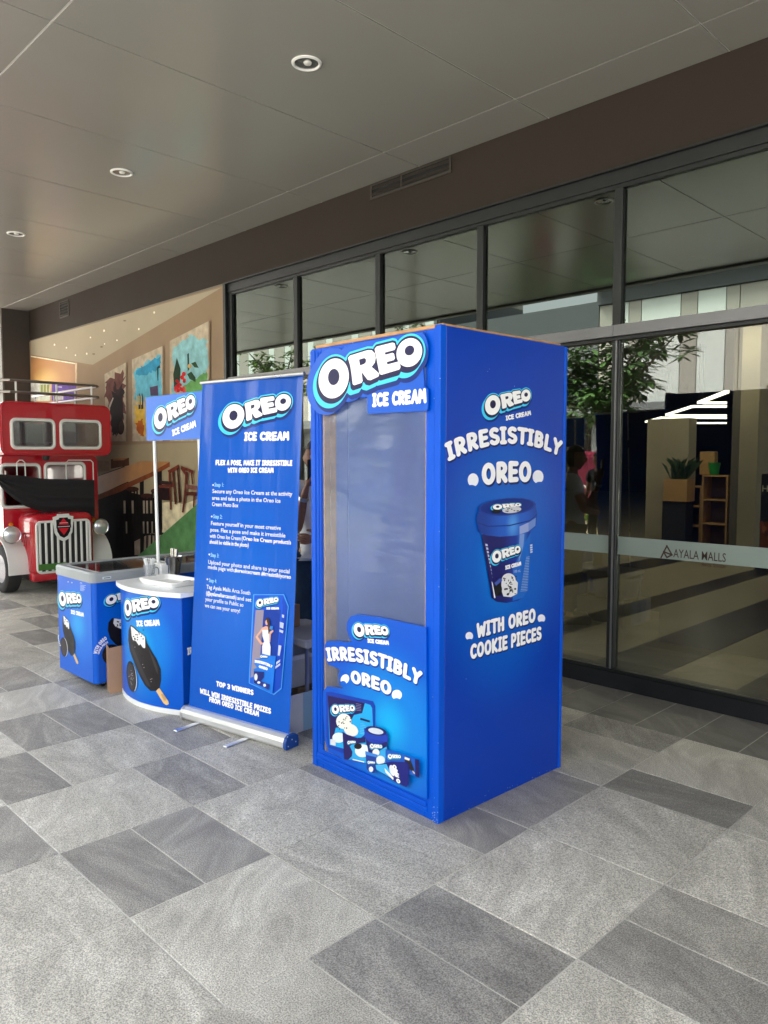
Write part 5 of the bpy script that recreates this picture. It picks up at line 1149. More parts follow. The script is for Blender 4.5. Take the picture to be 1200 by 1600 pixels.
obj('liner', MB().bx(fx0 + .046, fx1 - .046, fy0 + .051, fy0 + .056, .3, .741).bx(fx0 + .046, fx1 - .046, fy1 - .056, fy1 - .051, .3, .741).bx(fx0 + .046, fx0 + .051, fy0 + .0565, fy1 - .0565, .3, .741).bx(fx1 - .051, fx1 - .046, fy0 + .0565, fy1 - .0565, .3, .741).bx(fx0 + .046, fx1 - .046, fy0 + .051, fy1 - .051, .29, .2995), mat('liner_white', S(190, 196, 200), .5), fz)
m_fglass = glass_mat('freezer_glass', (.75, .8, .82, 1), .12)
for a, b, z in ((fy0 + .052, (fy0 + fy1) / 2 + .03, .798), ((fy0 + fy1) / 2 - .03, fy1 - .052, .791)):
    g_ = obj('glass_lid', MB().bx(fx0 + .047, fx1 - .047, a, b, z, z + .005), m_fglass, fz)
    obj('lid_frame', MB().bx(fx0 + .047, fx1 - .047, a, a + .014, z + .0052, z + .009).bx(fx0 + .047, fx1 - .047, b - .014, b, z + .0052, z + .009), mat('lid_trim', S(206, 208, 208), .35), g_)
for k in range(3):
    y0 = fy0 + .12 + k * .36; x0, x1, y1 = fx0 + .08, fx1 - .08, y0 + .3
    bw = MB()
    for z in (.72, .6, .45): bw.tube([(x0, y0, z), (x1, y0, z), (x1, y1, z), (x0, y1, z)], .0035, 6, closed=True)
    for i in range(6):
        for yy in (y0, y1): xx = x0 + (x1 - x0) * (i + .5) / 6; bw.tube([(xx, yy, .72), (xx, yy, .45)], .0025, 5)
    bw.tube([(x0, y0, .722), (x0 + .1, y0, .722), (x0 + .14, y0, .76), (x0 + .3, y0, .76), (x0 + .34, y0, .722), (x1, y0, .722)], .004, 6)
    obj('wire_basket', bw, mat('wire_white', S(215, 215, 212), .4), fz, True)
for x in (fx0 + .09, fx1 - .09):
    for y in (fy0 + .09, fy1 - .09):
        cst = obj('castor', MB().lathe([(.0, -.012), (.024, -.012), (.026, -.008), (.026, .008), (.024, .012), (.0, .012)], (x, y, .026), (1, .3, 0), 16), m_black, fz, True)
        obj('castor_fork', MB().bx(x - .018, x - .0145, y - .012, y + .012, .022, .0495).bx(x + .0145, x + .018, y - .012, y + .012, .022, .0495), m_alu, cst)
fr1 = Frame((0, fy0 - .0022, 0), (1, 0, 0), (0, 0, 1), .0003); p_ = Print(fr1)
def zf(x, y): return (80 + x * .125, 900 + y * .125)
p_.logo(zf(80, 265), zf(388, 300), h=.01); p_.l = 6; p_.text('ICE CREAM', zf(252, 472), zf(412, 512), hpx=6.5, bold=.14); p_.l += 2
def zfb(x, y):      # the same bar picture, smaller
    return zf(150 + (x - 145) * .53 + 5, 485 + (y - 690) * .84 - (x - 145) * .02)
def bar2(pr, f, s_=.6):
    def Q(pts, c): pr.poly([f(*p) for p in pts], c); pr.l += 1
    Q([(145, 690), (175, 705), (280, 795), (300, 860), (340, 930), (390, 1010), (425, 1100), (428, 1200), (415, 1270), (380, 1300), (330, 1300), (280, 1250), (225, 1150), (180, 1040), (140, 930), (125, 830), (128, 740)], (40, 38, 44))
    Q([(150, 700), (175, 715), (205, 745), (250, 770), (282, 800), (284, 905), (262, 900), (240, 865), (225, 880), (200, 840), (170, 830), (158, 790)], (240, 240, 240))
    for i in range(8): r_ = random.Random(i); pr.ell(*f(170 + r_.uniform(-8, 100), 780 + r_.uniform(-25, 25)), .6, .7, (70, 64, 68), n=6)
    pr.l += 1
    Q([(385, 1300), (415, 1270), (500, 1395), (505, 1420), (480, 1432), (455, 1415)], (226, 188, 132))
bar2(p_, zfb)
p_.ell(*zf(172, 888), 4.9, 15, (214, 216, 220), rot=-.1); p_.l += 1; p_.ell(*zf(163, 886), 5.2, 15.3, (46, 40, 46), rot=-.1); p_.l += 1; p_.ell(*zf(162, 886), 3.9, 12.5, (66, 58, 62), rot=-.1); p_.l += 1
for i in range(8): a = 2.0 + i * .16; p_.ell(zf(165, 820)[0] + 8.6 * math.cos(a + .9), zf(165, 820)[1] - 17 * math.sin(a) + 6, .9, 1.2, (225, 236, 250), n=6)
p_.body('OREO', zf(368, 92), 2, (225, 235, 250))
for i in range(6): p_.poly([zf(370, 110 + i * 13), zf(440 - (i * 17) % 30, 118 + i * 13), zf(440 - (i * 17) % 30, 122 + i * 13), zf(370, 114 + i * 13)], (200, 220, 248))
p_.l += 1
for x in (220, 268): p_.ell(*zf(x, 72 + (x - 220) * .2), 1, 1, (200, 200, 204), n=8)
p_.build('ice_cream_print', ffw)
fr2 = Frame((fx1 + .0022, 0, 0), (0, 1, 0), (0, 0, 1), .0003); p2 = Print(fr2)
p2.logo(zf(652, 310), zf(1110, 190), h=.008); p2.l = 6
p2.poly([zf(*q) for q in ((760, 525), (880, 545), (960, 560), (960, 900), (885, 905), (800, 850), (735, 780), (705, 680), (715, 580))], (24, 22, 30)); p2.l += 1
p2.poly([zf(*q) for q in ((785, 530), (880, 545), (960, 560), (960, 690), (870, 660), (800, 630), (775, 590))], (226, 228, 232)); p2.l += 1
for i in range(14): r_ = random.Random(i); p2.ell(*zf(790 + r_.uniform(0, 150), 560 + r_.uniform(0, 90)), 1.1, 1.2, (46, 42, 48), n=6)
p2.l += 1; p2.ell(*zf(760, 985), 15.6, 16.6, (44, 34, 34)); p2.l += 1; p2.ell(*zf(755, 985), 14.6, 16, (28, 24, 28)); p2.l += 1
for i in range(90): r_ = random.Random(i); a = r_.uniform(0, 6.28); k = r_.uniform(.1, .9); p2.ell(zf(755, 985)[0] + 14 * k * math.cos(a), zf(755, 985)[1] + 15.4 * k * math.sin(a), .7, .7, (92, 70, 62), n=6)
p2.text('WITH OREO', zf(568, 975), zf(700, 790), hr=1.3, bend=.12, bold=.12, hh=.08); p2.text('COOKIE PIECES', zf(600, 978), zf(712, 835), hr=1.2, bend=.14, bold=.12, hh=.08)
p2.build('ice_cream_print', fsw)
rp = Frame((fx1 + .0125, 0, 0), (0, 1, 0), (0, 0, 1), .001); p3 = Print(rp); p3.poly([zf(640, 14), zf(748, 2), zf(748, 30), zf(640, 42)], (206, 220, 228)); p3.l = 2; p3.poly([zf(655, 22), zf(738, 12), zf(738, 22), zf(655, 32)], (60, 70, 80)); p3.build('rim_sticker', fz)
# cardboard sheet propped between freezer and counter
cbd = thing('cardboard_sheet', 'folded brown cardboard sheet propped between freezer and counter', 'cardboard', (-4.88, 2.25, 0))
m_card = mat('cardboard', S(172, 136, 108), .8, var=.08, vscale=6)
q0, q1 = Vector(onz(172, 1084)), Vector(onz(196, 1080)); d_ = (q1 - q0).normalized(); nrm = Vector((d_.y, -d_.x, 0))
h0 = .30
obj('front_flap', MB().plate([(0, 0), (.14, 0), (.14, h0 + .03), (.1, h0 + .01), (0, h0)], lambda u, v, d: q0 + d_ * u + ez * (v + .001) - nrm * (v * .1) + nrm * d, .004), m_card, cbd)
obj('side_flap', MB().plate([(.0, .0), (.10, .0), (.10, h0 + .02), (.0, h0)], lambda u, v, d: q0 - nrm * (.0045 + v * .1 + u) + d_ * (.012 + d) + ez * (v + .001), .004), m_card, cbd)

# ---- things behind the banner
g0, g1 = Vector(onz(440, 1155)), Vector(onz(483, 1137)); gx = g0.x - .02
cr = thing('product_carton', 'white printed carton on the floor behind the banner', 'carton', (-3.7, 2.9, 0))
X0, X1, Y0, Y1 = -3.98, -3.405, 2.6, 3.0
obj('carton_body', MB().bx(X0, X1, Y0, Y0 + .004, .002, .228).bx(X0, X1, Y1 - .004, Y1, .002, .228).bx(X0, X0 + .004, Y0 + .0042, Y1 - .0042, .002, .228).bx(X1 - .004, X1, Y0 + .0042, Y1 - .0042, .002, .228).bx(X0 + .0042, X1 - .0042, Y0 + .0042, Y1 - .0042, .002, .006), mat('carton_white', S(205, 205, 212), .6, var=.04), cr)
fr3 = Frame((X1 + .0006, 0, 0), (0, 1, 0), (0, 0, 1)); p4_ = Print(fr3)
p4_.poly([(Y0 + .1, .004), (Y1, .004), (Y1, .226), (Y0 + .1, .226)], (150, 186, 214), uv=True); p4_.l = 2
for i in range(4): p4_.poly([(Y0 + .2, .02 + i * .05), (Y0 + .27, .02 + i * .05), (Y0 + .27, .06 + i * .05), (Y0 + .2, .06 + i * .05)], (96, 150, 184), uv=True)
p4_.build('carton_print', cr)
for i in range(9):
    obj('packet', MB().cbox((-3.9 + (i % 3) * .17, 2.68 + (i // 3) * .11, .192 + .012 * (i % 2)), (.15, .09, .05), .008, .3 * (i % 4) - .4), mat('packet_%d' % (i % 3), (S(70, 30, 34), S(30, 28, 40), S(120, 100, 80))[i % 3], .4), cr)
bn = thing('storage_bin', 'translucent plastic storage bin standing on the carton behind the banner', 'bin', (-3.66, 2.82, .27)); bz, bh_ = .236, .20
m_bin = glass_mat('bin_plastic', (.8, .82, .9, 1), .05, .3, haze=.45)
def bin_ring(k, z): return [(-3.67 + x * k, 2.80 + y * k, z) for x, y in rrect(-.2, .2, -.15, .15, .04, 4)]
rr_ = [bin_ring(.86, bz), bin_ring(1.0, bz + bh_), bin_ring(1.08, bz + bh_), bin_ring(1.08, bz + bh_ - .025)]; nb_ = len(rr_[0])
obj('bin_wall', MB().add([p for r_ in rr_[:2] for p in r_], [(i, (i + 1) % nb_, (i + 1) % nb_ + nb_, i + nb_) for i in range(nb_)] + [tuple(range(nb_))]), m_bin, bn, True)
obj('bin_rim', MB().add([p for r_ in rr_[1:] for p in r_], [(a * nb_ + i, a * nb_ + (i + 1) % nb_, (a + 1) * nb_ + (i + 1) % nb_, (a + 1) * nb_ + i) for a in range(2) for i in range(nb_)]), mat('bin_rim', S(196, 198, 206), .4), bn)
tbx = thing('folding_table', 'low white folding table behind the banner in front of the person', 'table', (-3.75, 2.95, 0)); TZ = .50
obj('table_top', MB().rbox((-3.72, 2.93, TZ), (.62, .40, .05), .012, 2), mat('table_white', S(190, 190, 196), .45), tbx)
for x in (-4.0, -3.44):
    for y in (2.76, 3.1): obj('leg', MB().tube([(x, y, 0), (x, y, TZ - .026)], .013, 8), m_alu, tbx)
tag(obj('cardboard_box', MB().cbox((-3.78, 2.84, TZ + .0255 + .071), (.12, .2, .14), .003, .2), m_card), 'small brown cardboard box on the folding table behind the banner', 'box')

# ---- little red double-decker bus (faces +X)
bus = thing('red_bus', 'small red double-decker bus with white window frames and grille', 'bus', (-10.5, 3.65, 0))
m_red = mat('bus_red', S(176, 14, 34), .25, var=.04, vscale=2, coat=.5); m_cream = mat('frame_white', S(226, 226, 222), .35); m_tyre = mat('tyre_rubber', (.018, .018, .019), .75, bump=.3, bscale=80)
m_bglass = glass_mat('bus_glass', (.78, .8, .79, 1), .1, haze=.05); m_inred = mat('seat_red', S(150, 20, 36), .6)
def panel_x(X, y0, y1, z0, z1, holes, r, th, name, R0=.03, h=.02):
    """an upright panel facing +X with rounded openings, as front and back skins"""
    GX_, GY_ = grid(y0 - .04, y1 + .04, z0 - .04, z1 + .04, h)
    D = sd_poly(GX_, GY_, rrect(y0 + R0, y1 - R0, z0 + R0, z1 - R0, .01, 2)) - R0
    for a in holes: D = np.maximum(D, -(sd_poly(GX_, GY_, rrect(a[0] + r, a[1] - r, a[2] + r, a[3] - r, .004, 2)) - r))
    vs, fs = field_mesh(GX_, GY_, D); mb = MB()
    mb.add([(X, y, z) for y, z in vs], fs); mb.add([(X - th, y, z) for y, z in vs], [tuple(reversed(f)) for f in fs]); return obj(name, mb, m_red, bus, fix=False)
def win_x(X, a, r, wide, parent, name='window_frame', glass=True):
    path = [(X, y, z) for y, z in rrect(*a, r, 5)]
    f = obj(name, MB().tube(path, wide, 8, closed=True), m_cream, parent, True)
    obj('gasket', MB().tube([(X + .004, y, z) for y, z in rrect(a[0] + .018, a[1] - .018, a[2] + .018, a[3] - .018, r, 5)], .007, 6, closed=True), mat('gasket_grey', S(120, 118, 114), .6), f, True)
    if glass: obj('pane', MB().plate(rrect(a[0], a[1], a[2], a[3], r, 5), lambda y, z, d: Vector((X - .004 + d, y, z)), .003), m_bglass, f)
UX, uy0, uy1, uz0, uz1 = -9.3, 3.03, 4.335, 1.615, 2.24
def yz(x, y, X=UX): q = onx(x, y, X); return q[1], q[2]
def rect_px(x0, y0, x1, y1, X): a = yz(x0, (y0 + y1) / 2, X)[0]; b = yz(x1, (y0 + y1) / 2, X)[0]; m = (x0 + x1) / 2; return (a, b, yz(m, y1, X)[1], yz(m, y0, X)[1])
w1 = rect_px(18, 656, 84, 700, UX); w2 = rect_px(95, 658, 156, 700, UX)
fp1 = panel_x(UX, uy0, uy1, uz0, uz1, (w1, w2), .05, .03, 'upper_front', .09)
for w_ in (w1, w2): win_x(UX + .008, w_, .05, .02, fp1)
# upper shell: rounded section swept along X
def shell(x0, x1, y0, y1, z0, z1, r, th, name, mt=None):
    o_, i_ = rrect(y0, y1, z0, z1, r, 6), rrect(y0 + th, y1 - th, z0 + th, z1 - th, max(.01, r - th), 6); n = len(o_)
    mb = MB().add([(x, y, z) for x in (x0, x1) for y, z in o_] + [(x, y, z) for x in (x0, x1) for y, z in i_], [(i, (i + 1) % n, (i + 1) % n + n, i + n) for i in range(n)] + [(2 * n + i, 3 * n + i, 3 * n + (i + 1) % n, 2 * n + (i + 1) % n) for i in range(n)] + [(b * n + i, b * n + (i + 1) % n, (b + 2) * n + (i + 1) % n, (b + 2) * n + i) for b in (0, 1) for i in range(n)])
    return obj(name, mb, mt or m_red, bus, True)
us = shell(-11.9, UX - .0305, uy0, uy1, uz0, uz1, .09, .03, 'upper_shell')
panel_x(-11.9, uy0, uy1, uz0, uz1, ((3.2, 3.62, 1.8, 2.1), (3.75, 4.17, 1.8, 2.1)), .05, .02, 'upper_rear', .09)
obj('corner_bead', MB().tube([(UX + .001, y, z) for y, z in rrect(uy0 + .012, uy1 - .012, uz0 + .012, uz1 - .012, .08, 6)], .009, 6, closed=True), m_red, bus, True)
for i, x in enumerate((-9.9, -10.5, -11.1)):
    for y in (3.35, 4.0): st_ = obj('seat', MB().rbox((x, y, 1.72), (.4, .42, .12), .04, 3).rbox((x - .18, y, 1.9), (.09, .42, .3), .04, 3), m_inred, bus, True)
lxF, ly0, ly1, lz0, lz1 = -9.5, 3.1, 4.235, .3, 1.612
wl_ = rect_px(2, 726, 62, 792, lxF); wr_ = rect_px(71, 724, 132, 792, lxF)
lf = panel_x(lxF, ly0, ly1, lz0, lz1, (wl_, wr_), .05, .03, 'lower_front', .04)
for w_ in (wl_, wr_): win_x(lxF + .008, w_, .05, .02, lf, glass=False)
shell(-11.9, lxF - .0305, ly0, ly1, lz0, lz1, .04, .03, 'lower_shell')
panel_x(-11.9, ly0, ly1, lz0, lz1, ((3.3, 3.48, 1.1, 1.4), (3.8, 3.98, 1.1, 1.4)), .05, .02, 'lower_rear', .04)
for y in (3.4, 3.93): obj('seat', MB().rbox((-10.6, y, .85), (.4, .4, .14), .05, 3).rbox((-10.8, y, 1.08), (.1, .4, .4), .05, 3), m_inred, bus, True)
for x0, x1 in ((27, 40), (104, 146)):
    c0 = Vector(onx(x1, 750, lxF + .06)); c1 = Vector(onx(x0, 750, lxF + .06)); zt = onx(x0, 719, lxF + .06)[2]
    obj('grab_bar', MB().tube([c1, (c1.x, c1.y, zt - .03), (c1.x, c1.y + .03, zt), (c0.x, c0.y - .03, zt), (c0.x, c0.y, zt - .03), c0], .007, 8), m_cream, bus, True)
q = onx(72, 717, UX - .05); obj('camera_dome', MB().lathe([(.0, -.035), (.03, -.025), (.04, 0), (.04, .03), (0, .03)], (q[0], q[1], uz0 - .031), n=14), m_black, bus, True)
# bonnet
hx1, hy0, hy1, hz0, hz1 = -8.95, 3.215, 3.945, .17, .94
hood = obj('bonnet', MB().rbox(((lxF + hx1) / 2 + .01, (hy0 + hy1) / 2, (hz0 + hz1) / 2 + .02), (hx1 - lxF - .02, hy1 - hy0, hz1 - hz0 - .04), .09, 5), m_red, bus, True)
obj('bonnet_strip', MB().cbox(((lxF + hx1) / 2, (hy0 + hy1) / 2, hz1 + .001), (hx1 - lxF - .22, .014, .01), .003), m_chrome, bus)
for sg, yy in ((-1, hy0), (1, hy1)):
    for i in range(4): obj('bonnet_louvre', MB().cbox((lxF + .16 + i * .06, yy + sg * .002, .62), (.014, .012, .2), .004), m_red, bus)
obj('upper_trim', MB().cbox((UX + .006, (uy0 + uy1) / 2, uz0 + .045), (.01, uy1 - uy0 - .2, .012), .003), m_red, bus)
for yy in (ly0 + .07, ly1 - .07): obj('indicator_lamp', MB().lathe([(.026, 0), (.026, .012), (.018, .024), (0, .028)], (lxF, yy, .8), (1, 0, 0), 12), mat('amber_lens', S(214, 120, 30), .25), bus, True)
obj('bumper_apron', MB().rbox((hx1 - .06, (hy0 + hy1) / 2, hz0 + .05), (.14, hy1 - hy0 + .02, .1), .02, 3), m_red, bus, True)
ga = rect_px(58, 814, 141, 892, hx1 + .01); gm = MB()
obj('grille_backing', MB().plate(rrect(ga[0], ga[1], ga[2], ga[3], .05, 4), lambda y, z, d: Vector((hx1 + .004 + d, y, z)), .003), m_black, bus)
gf = obj('grille_frame', MB().tube([(hx1 + .006, y, z) for y, z in rrect(ga[0], ga[1], ga[2], ga[3], .05, 5)], .014, 8, closed=True), m_cream, bus, True)
for i in range(9):
    y = ga[0] + (ga[1] - ga[0]) * (i + .5 + .0) / 9; obj('grille_bar', MB().cbox((hx1 + .009, y, (ga[2] + ga[3]) / 2), (.018, .028, ga[3] - ga[2] - .016), .007), m_cream, gf)
em = rect_px(83, 803, 115, 846, hx1 + .03)
def shield(a, k): cy_, cz_ = (a[0] + a[1]) / 2, (a[2] + a[3]) / 2; w_, h_ = (a[1] - a[0]) / 2 * k, (a[3] - a[2]) / 2 * k; return [(cy_ + x * w_, cz_ + y * h_) for x, y in ((-.55, 1), (.55, 1), (.62, .86), (.98, .8), (.95, .3), (.85, -.35), (.5, -.8), (0, -1), (-.5, -.8), (-.85, -.35), (-.95, .3), (-.98, .8), (-.62, .86))]
emb = obj('emblem', MB().plate(shield(em, 1), lambda y, z, d: Vector((hx1 + .036 + d, y, z)), .018), m_cream, bus)
efr = Frame((hx1 + .0365, 0, 0), (0, 1, 0), (0, 0, 1), .0015); ep = Print(efr); ep.poly(shield(em, .74), (16, 15, 18), uv=True); ep.l = 2
cy_, cz_ = (em[0] + em[1]) / 2, (em[2] + em[3]) / 2 + .015
ep.poly([(cy_ - .075, cz_), (cy_, cz_ + .1), (cy_ + .075, cz_), (cy_, cz_ - .1)], (208, 30, 44), uv=True); ep.l = 3
ep.poly([(cy_ - .085, cz_ - .018), (cy_ + .085, cz_ - .018), (cy_ + .085, cz_ + .02), (cy_ - .085, cz_ + .02)], (18, 17, 20), uv=True); ep.l = 4
ep.poly([(cy_ - .07, cz_ - .004), (cy_ + .07, cz_ - .004), (cy_ + .07, cz_ + .003), (cy_ - .07, cz_ + .003)], (230, 230, 232), uv=True); ep.poly([(cy_ - .05, cz_ + .04), (cy_ + .05, cz_ + .04), (cy_ + .05, cz_ + .046), (cy_ - .05, cz_ + .046)], (230, 200, 205), uv=True); ep.build('emblem_print', emb)
m_lens = mat('lamp_lens', (.72, .72, .72), .12, .6)
for (x, y), yy in (((18, 836), 3.05), ((157, 823), 4.06)):
    q = onx(x, y, -9.12); obj_l = obj('headlight', MB().lathe([(0, -.12), (.06, -.11), (.092, -.03), (.103, .0), (.1, .014), (.09, .01)], (q[0], q[1], q[2]), (1, 0, 0), 22), m_chrome, bus, True)
    obj('lens', MB().lathe([(.09, .0095), (.066, .026), (.03, .034), (0, .036)], (q[0], q[1], q[2]), (1, 0, 0), 20), m_lens, obj_l, True)
    obj('bracket', MB().tube([(q[0] - .06, q[1], q[2]), (q[0] - .1, 3.58 + (q[1] - 3.58) * .62, q[2])], .014, 6), m_chrome, obj_l)
WR = .285; wheels = [(-9.5, 3.02, 1), (-9.5, 4.22, -1), (-11.4, 3.06, 1), (-11.4, 4.24, -1)]
for x, y, s_ in wheels:
    dr = (0, -s_, 0); c = (x, y + s_ * .09, WR)
    wh = obj('wheel', MB().lathe([(.165, -.07), (.2, -.085), (.25, -.088), (.279, -.07), (WR, -.03), (WR, .03), (.279, .07), (.25, .088), (.2, .085), (.165, .07)], c, dr, 30, closed=True), m_tyre, bus, True)
    obj('rim', MB().lathe([(.166, .072), (.158, .07), (.15, .03), (.12, .02), (.08, .045), (.045, .06), (.0, .062)], c, dr, 26), m_chrome, wh, True)
    for i in range(8): a = i * PI / 4; obj('wheel_nut', MB().lathe([(.012, .0), (.012, .03), (0, .034)], (c[0] + .1 * math.cos(a), c[1] - s_ * .03, c[2] + .1 * math.sin(a)), dr, 8), m_chrome, wh)
def fender(y0, y1, name):
    mb = MB(); th_ = [math.radians(-8 + 150 * i / 14) for i in range(15)]
    for rr2 in (.37, .355): pass
    o_ = [(-9.5 + .36 * math.cos(t) * 1.12, .30 + .37 * math.sin(t)) for t in th_]; i_ = [(-9.5 + .345 * math.cos(t) * 1.12, .30 + .352 * math.sin(t)) for t in th_]; n = len(o_)
    vs = [(x, y0, z) for x, z in o_] + [(x, y1, z) for x, z in o_] + [(x, y0, z) for x, z in i_] + [(x, y1, z) for x, z in i_]
    fs = [(i, i + 1, n + i + 1, n + i) for i in range(n - 1)] + [(2 * n + i, 3 * n + i, 3 * n + i + 1, 2 * n + i + 1) for i in range(n - 1)] + [(i, 2 * n + i, 2 * n + i + 1, i + 1) for i in range(n - 1)] + [(n + i, n + i + 1, 3 * n + i + 1, 3 * n + i) for i in range(n - 1)] + [(0, n, 3 * n, 2 * n), (n - 1, 3 * n - 1, 4 * n - 1, 2 * n - 1)]
    # front skirt of the wing
    return obj(name, mb.add(vs, fs), m_cream, bus, True)
fender(3.0, 3.24, 'wing'); fender(3.93, 4.22, 'wing')
obj('running_board', MB().bx(-11.0, -9.9, 3.02, 3.1, .27, .31), m_black, bus); obj('chassis', MB().bx(-11.8, -9.05, 3.3, 3.95, .14, .298), m_black, bus)
obj('number_plate', MB().cbox((hx1 + .03, 3.42, .335), (.012, .32, .07), .002), mat('plate_green', S(70, 120, 50), .4), bus)
m_rail = mat('rail_steel', (.35, .32, .31), .3, .9)
for z, y0 in ((2.49, 3.1), (2.355, 3.1)): obj('roof_rail', MB().tube([(-11.7, y0, z), (-9.5, y0, z), (-9.42, y0 + .08, z), (-9.42, 4.2, z), (-9.5, 4.27, z), (-11.7, 4.27, z)], .017, 8), m_rail, bus, True)
for x, y in ((-9.42, 3.25), (-9.42, 3.72), (-9.42, 4.15), (-10.2, 3.1), (-10.9, 3.1), (-11.6, 3.1), (-10.2, 4.27), (-10.9, 4.27), (-11.6, 4.27)): obj('rail_post', MB().tube([(x, y, uz1 - .005), (x, y, 2.49)], .012, 8), m_cream, bus, True)
# black cloth over the windscreen
top_ = [(0, 741), (17, 742), (34, 743), (50, 745.5), (67, 748), (90, 748.5), (110, 749), (130, 749.5), (147.5, 750)]; bot_ = [(-6, 752), (6, 766), (22, 780), (40, 791), (62, 799), (86, 802), (108, 803), (130, 805), (148, 808)]
def cloth(u, v):
    k = u * 8; i = min(7, int(k)); t = k - i
    tx, ty = [top_[i][j] + (top_[i + 1][j] - top_[i][j]) * t for j in (0, 1)]; bx_, by_ = [bot_[i][j] + (bot_[i + 1][j] - bot_[i][j]) * t for j in (0, 1)]
    X = lxF + .075 + .05 * math.sin(PI * v) + .016 * math.sin(v * 22 + u * 4) * math.sin(PI * v) * (1.2 - u * .7) + .03 * v
    return Vector(onx(tx + (bx_ - tx) * v, ty + (by_ - ty) * v, X))
tag(obj('black_cloth', MB().sheet(cloth, 40, 26), mat('black_fabric', (.012, .012, .014), .85, bump=.2, bscale=200), smooth=True, fix=False), 'black cloth slung across the windscreen of the red bus', 'cloth')

# ---- people
def skin_mesh(J, E_, root):
    """grow a surface over a joint graph; J name->(pos, radius)"""
    nm = list(J); me = bpy.data.meshes.new('grow'); me.from_pydata([J[k][0] for k in nm], [(nm.index(a), nm.index(b)) for a, b in E_], [])
    o = bpy.data.objects.new('grow', me); COL.objects.link(o)
    sk_ = o.modifiers.new('skin', 'SKIN'); sk_.use_smooth_shade = True; sk_.branch_smoothing = .4
    if not me.skin_vertices: me.skin_vertices.new() if hasattr(me.skin_vertices, 'new') else None
    lay = me.skin_vertices[0].data
    for i, k in enumerate(nm):
        r_ = J[k][1]; lay[i].radius = r_ if isinstance(r_, tuple) else (r_, r_); lay[i].use_root = (k == root)
    sb = o.modifiers.new('sub', 'SUBSURF'); sb.levels = 2; sb.render_levels = 2
    dg = bpy.context.evaluated_depsgraph_get(); dg.update(); m2 = bpy.data.meshes.new_from_object(o.evaluated_get(dg))
    V = [v.co.copy() for v in m2.vertices]; F_ = [tuple(p.vertices) for p in m2.polygons]
    bpy.data.objects.remove(o); bpy.data.meshes.remove(me); bpy.data.meshes.remove(m2); return V, F_
def head_mesh(c, face, s_=1.0):
    """head with brow, nose, mouth, chin and ears; c = head centre, face = heading angle"""
    bm = bmesh.new(); bmesh.ops.create_uvsphere(bm, u_segments=28, v_segments=20, radius=1)
    for v in bm.verts:
        x, y, z = v.co; fx = max(0, x)
        X, Y_2, Z = x * .098, y * .076, z * .118
        if z < -.1: k = 1 - .32 * min(1, (-z - .1) / .8); Y_2 *= k; X *= (1 - .12 * (-z)) if x > 0 else (1 - .35 * (-z))
        n_ = math.exp(-((y / .16) ** 2) - (((z + .12) / .2) ** 2)); X += fx * n_ * .022
        X -= fx * .010 * (math.exp(-(((abs(y) - .36) / .17) ** 2) - (((z - .08) / .12) ** 2))); X += fx * .006 * math.exp(-((y / .3) ** 2) - (((z + .45) / .07) ** 2)); X -= fx * .004 * math.exp(-((y / .3) ** 2) - (((z + .53) / .04) ** 2)); X += fx * .008 * math.exp(-((y / .3) ** 2) - (((z + .8) / .12) ** 2))
        Y_2 += (.014 if y > 0 else -.014) * math.exp(-(((abs(y) - .98) / .12) ** 2) - (((z + .02) / .22) ** 2) - (((x + .05) / .22) ** 2))
        v.co = Vector((X, Y_2, Z)) * s_
    R = Matrix.Rotation(face, 3, 'Z'); bm.verts.index_update(); V = [R @ v.co + c for v in bm.verts]; F_ = [tuple(w.index for w in f.verts) for f in bm.faces]; bm.free(); return V, F_
def hand(J, E_, wname, wp, d, nrm_, side_, pre, curl=.3):
    """palm and five fingers beyond the wrist: d along the hand, nrm_ out of the palm, side_ toward the thumb"""
    d, nrm_, side_ = d.normalized(), nrm_.normalized(), side_.normalized()
    pm0 = wp + d * .045; J[pre + 'palm'] = (pm0, (.018, .03)); E_.append((wname, pre + 'palm'))
    for i, (off, L_) in enumerate(((.027, .072), (.009, .08), (-.009, .074), (-.026, .058))):
        k0 = wp + d * (.09 - abs(i - 1.3) * .004) + side_ * off; a1 = d * math.cos(curl) + nrm_ * math.sin(curl); a2 = d * math.cos(curl * 2.4) + nrm_ * math.sin(curl * 2.4)
        J[pre + 'k%d' % i] = (k0, .0105); J[pre + 'm%d' % i] = (k0 + a1 * L_ * .52, .0088); J[pre + 't%d' % i] = (k0 + a1 * L_ * .52 + a2 * L_ * .48, .0068)
        E_ += [(pre + 'palm', pre + 'k%d' % i), (pre + 'k%d' % i, pre + 'm%d' % i), (pre + 'm%d' % i, pre + 't%d' % i)]
    t0 = wp + d * .03 + side_ * .034; J[pre + 'th0'] = (t0, .012); J[pre + 'th1'] = (t0 + (d * .7 + side_ * .6 + nrm_ * .3).normalized() * .034, .0105); J[pre + 'th2'] = (J[pre + 'th1'][0] + (d * .9 + nrm_ * .5).normalized() * .03, .008)
    E_ += [(pre + 'palm', pre + 'th0'), (pre + 'th0', pre + 'th1'), (pre + 'th1', pre + 'th2')]
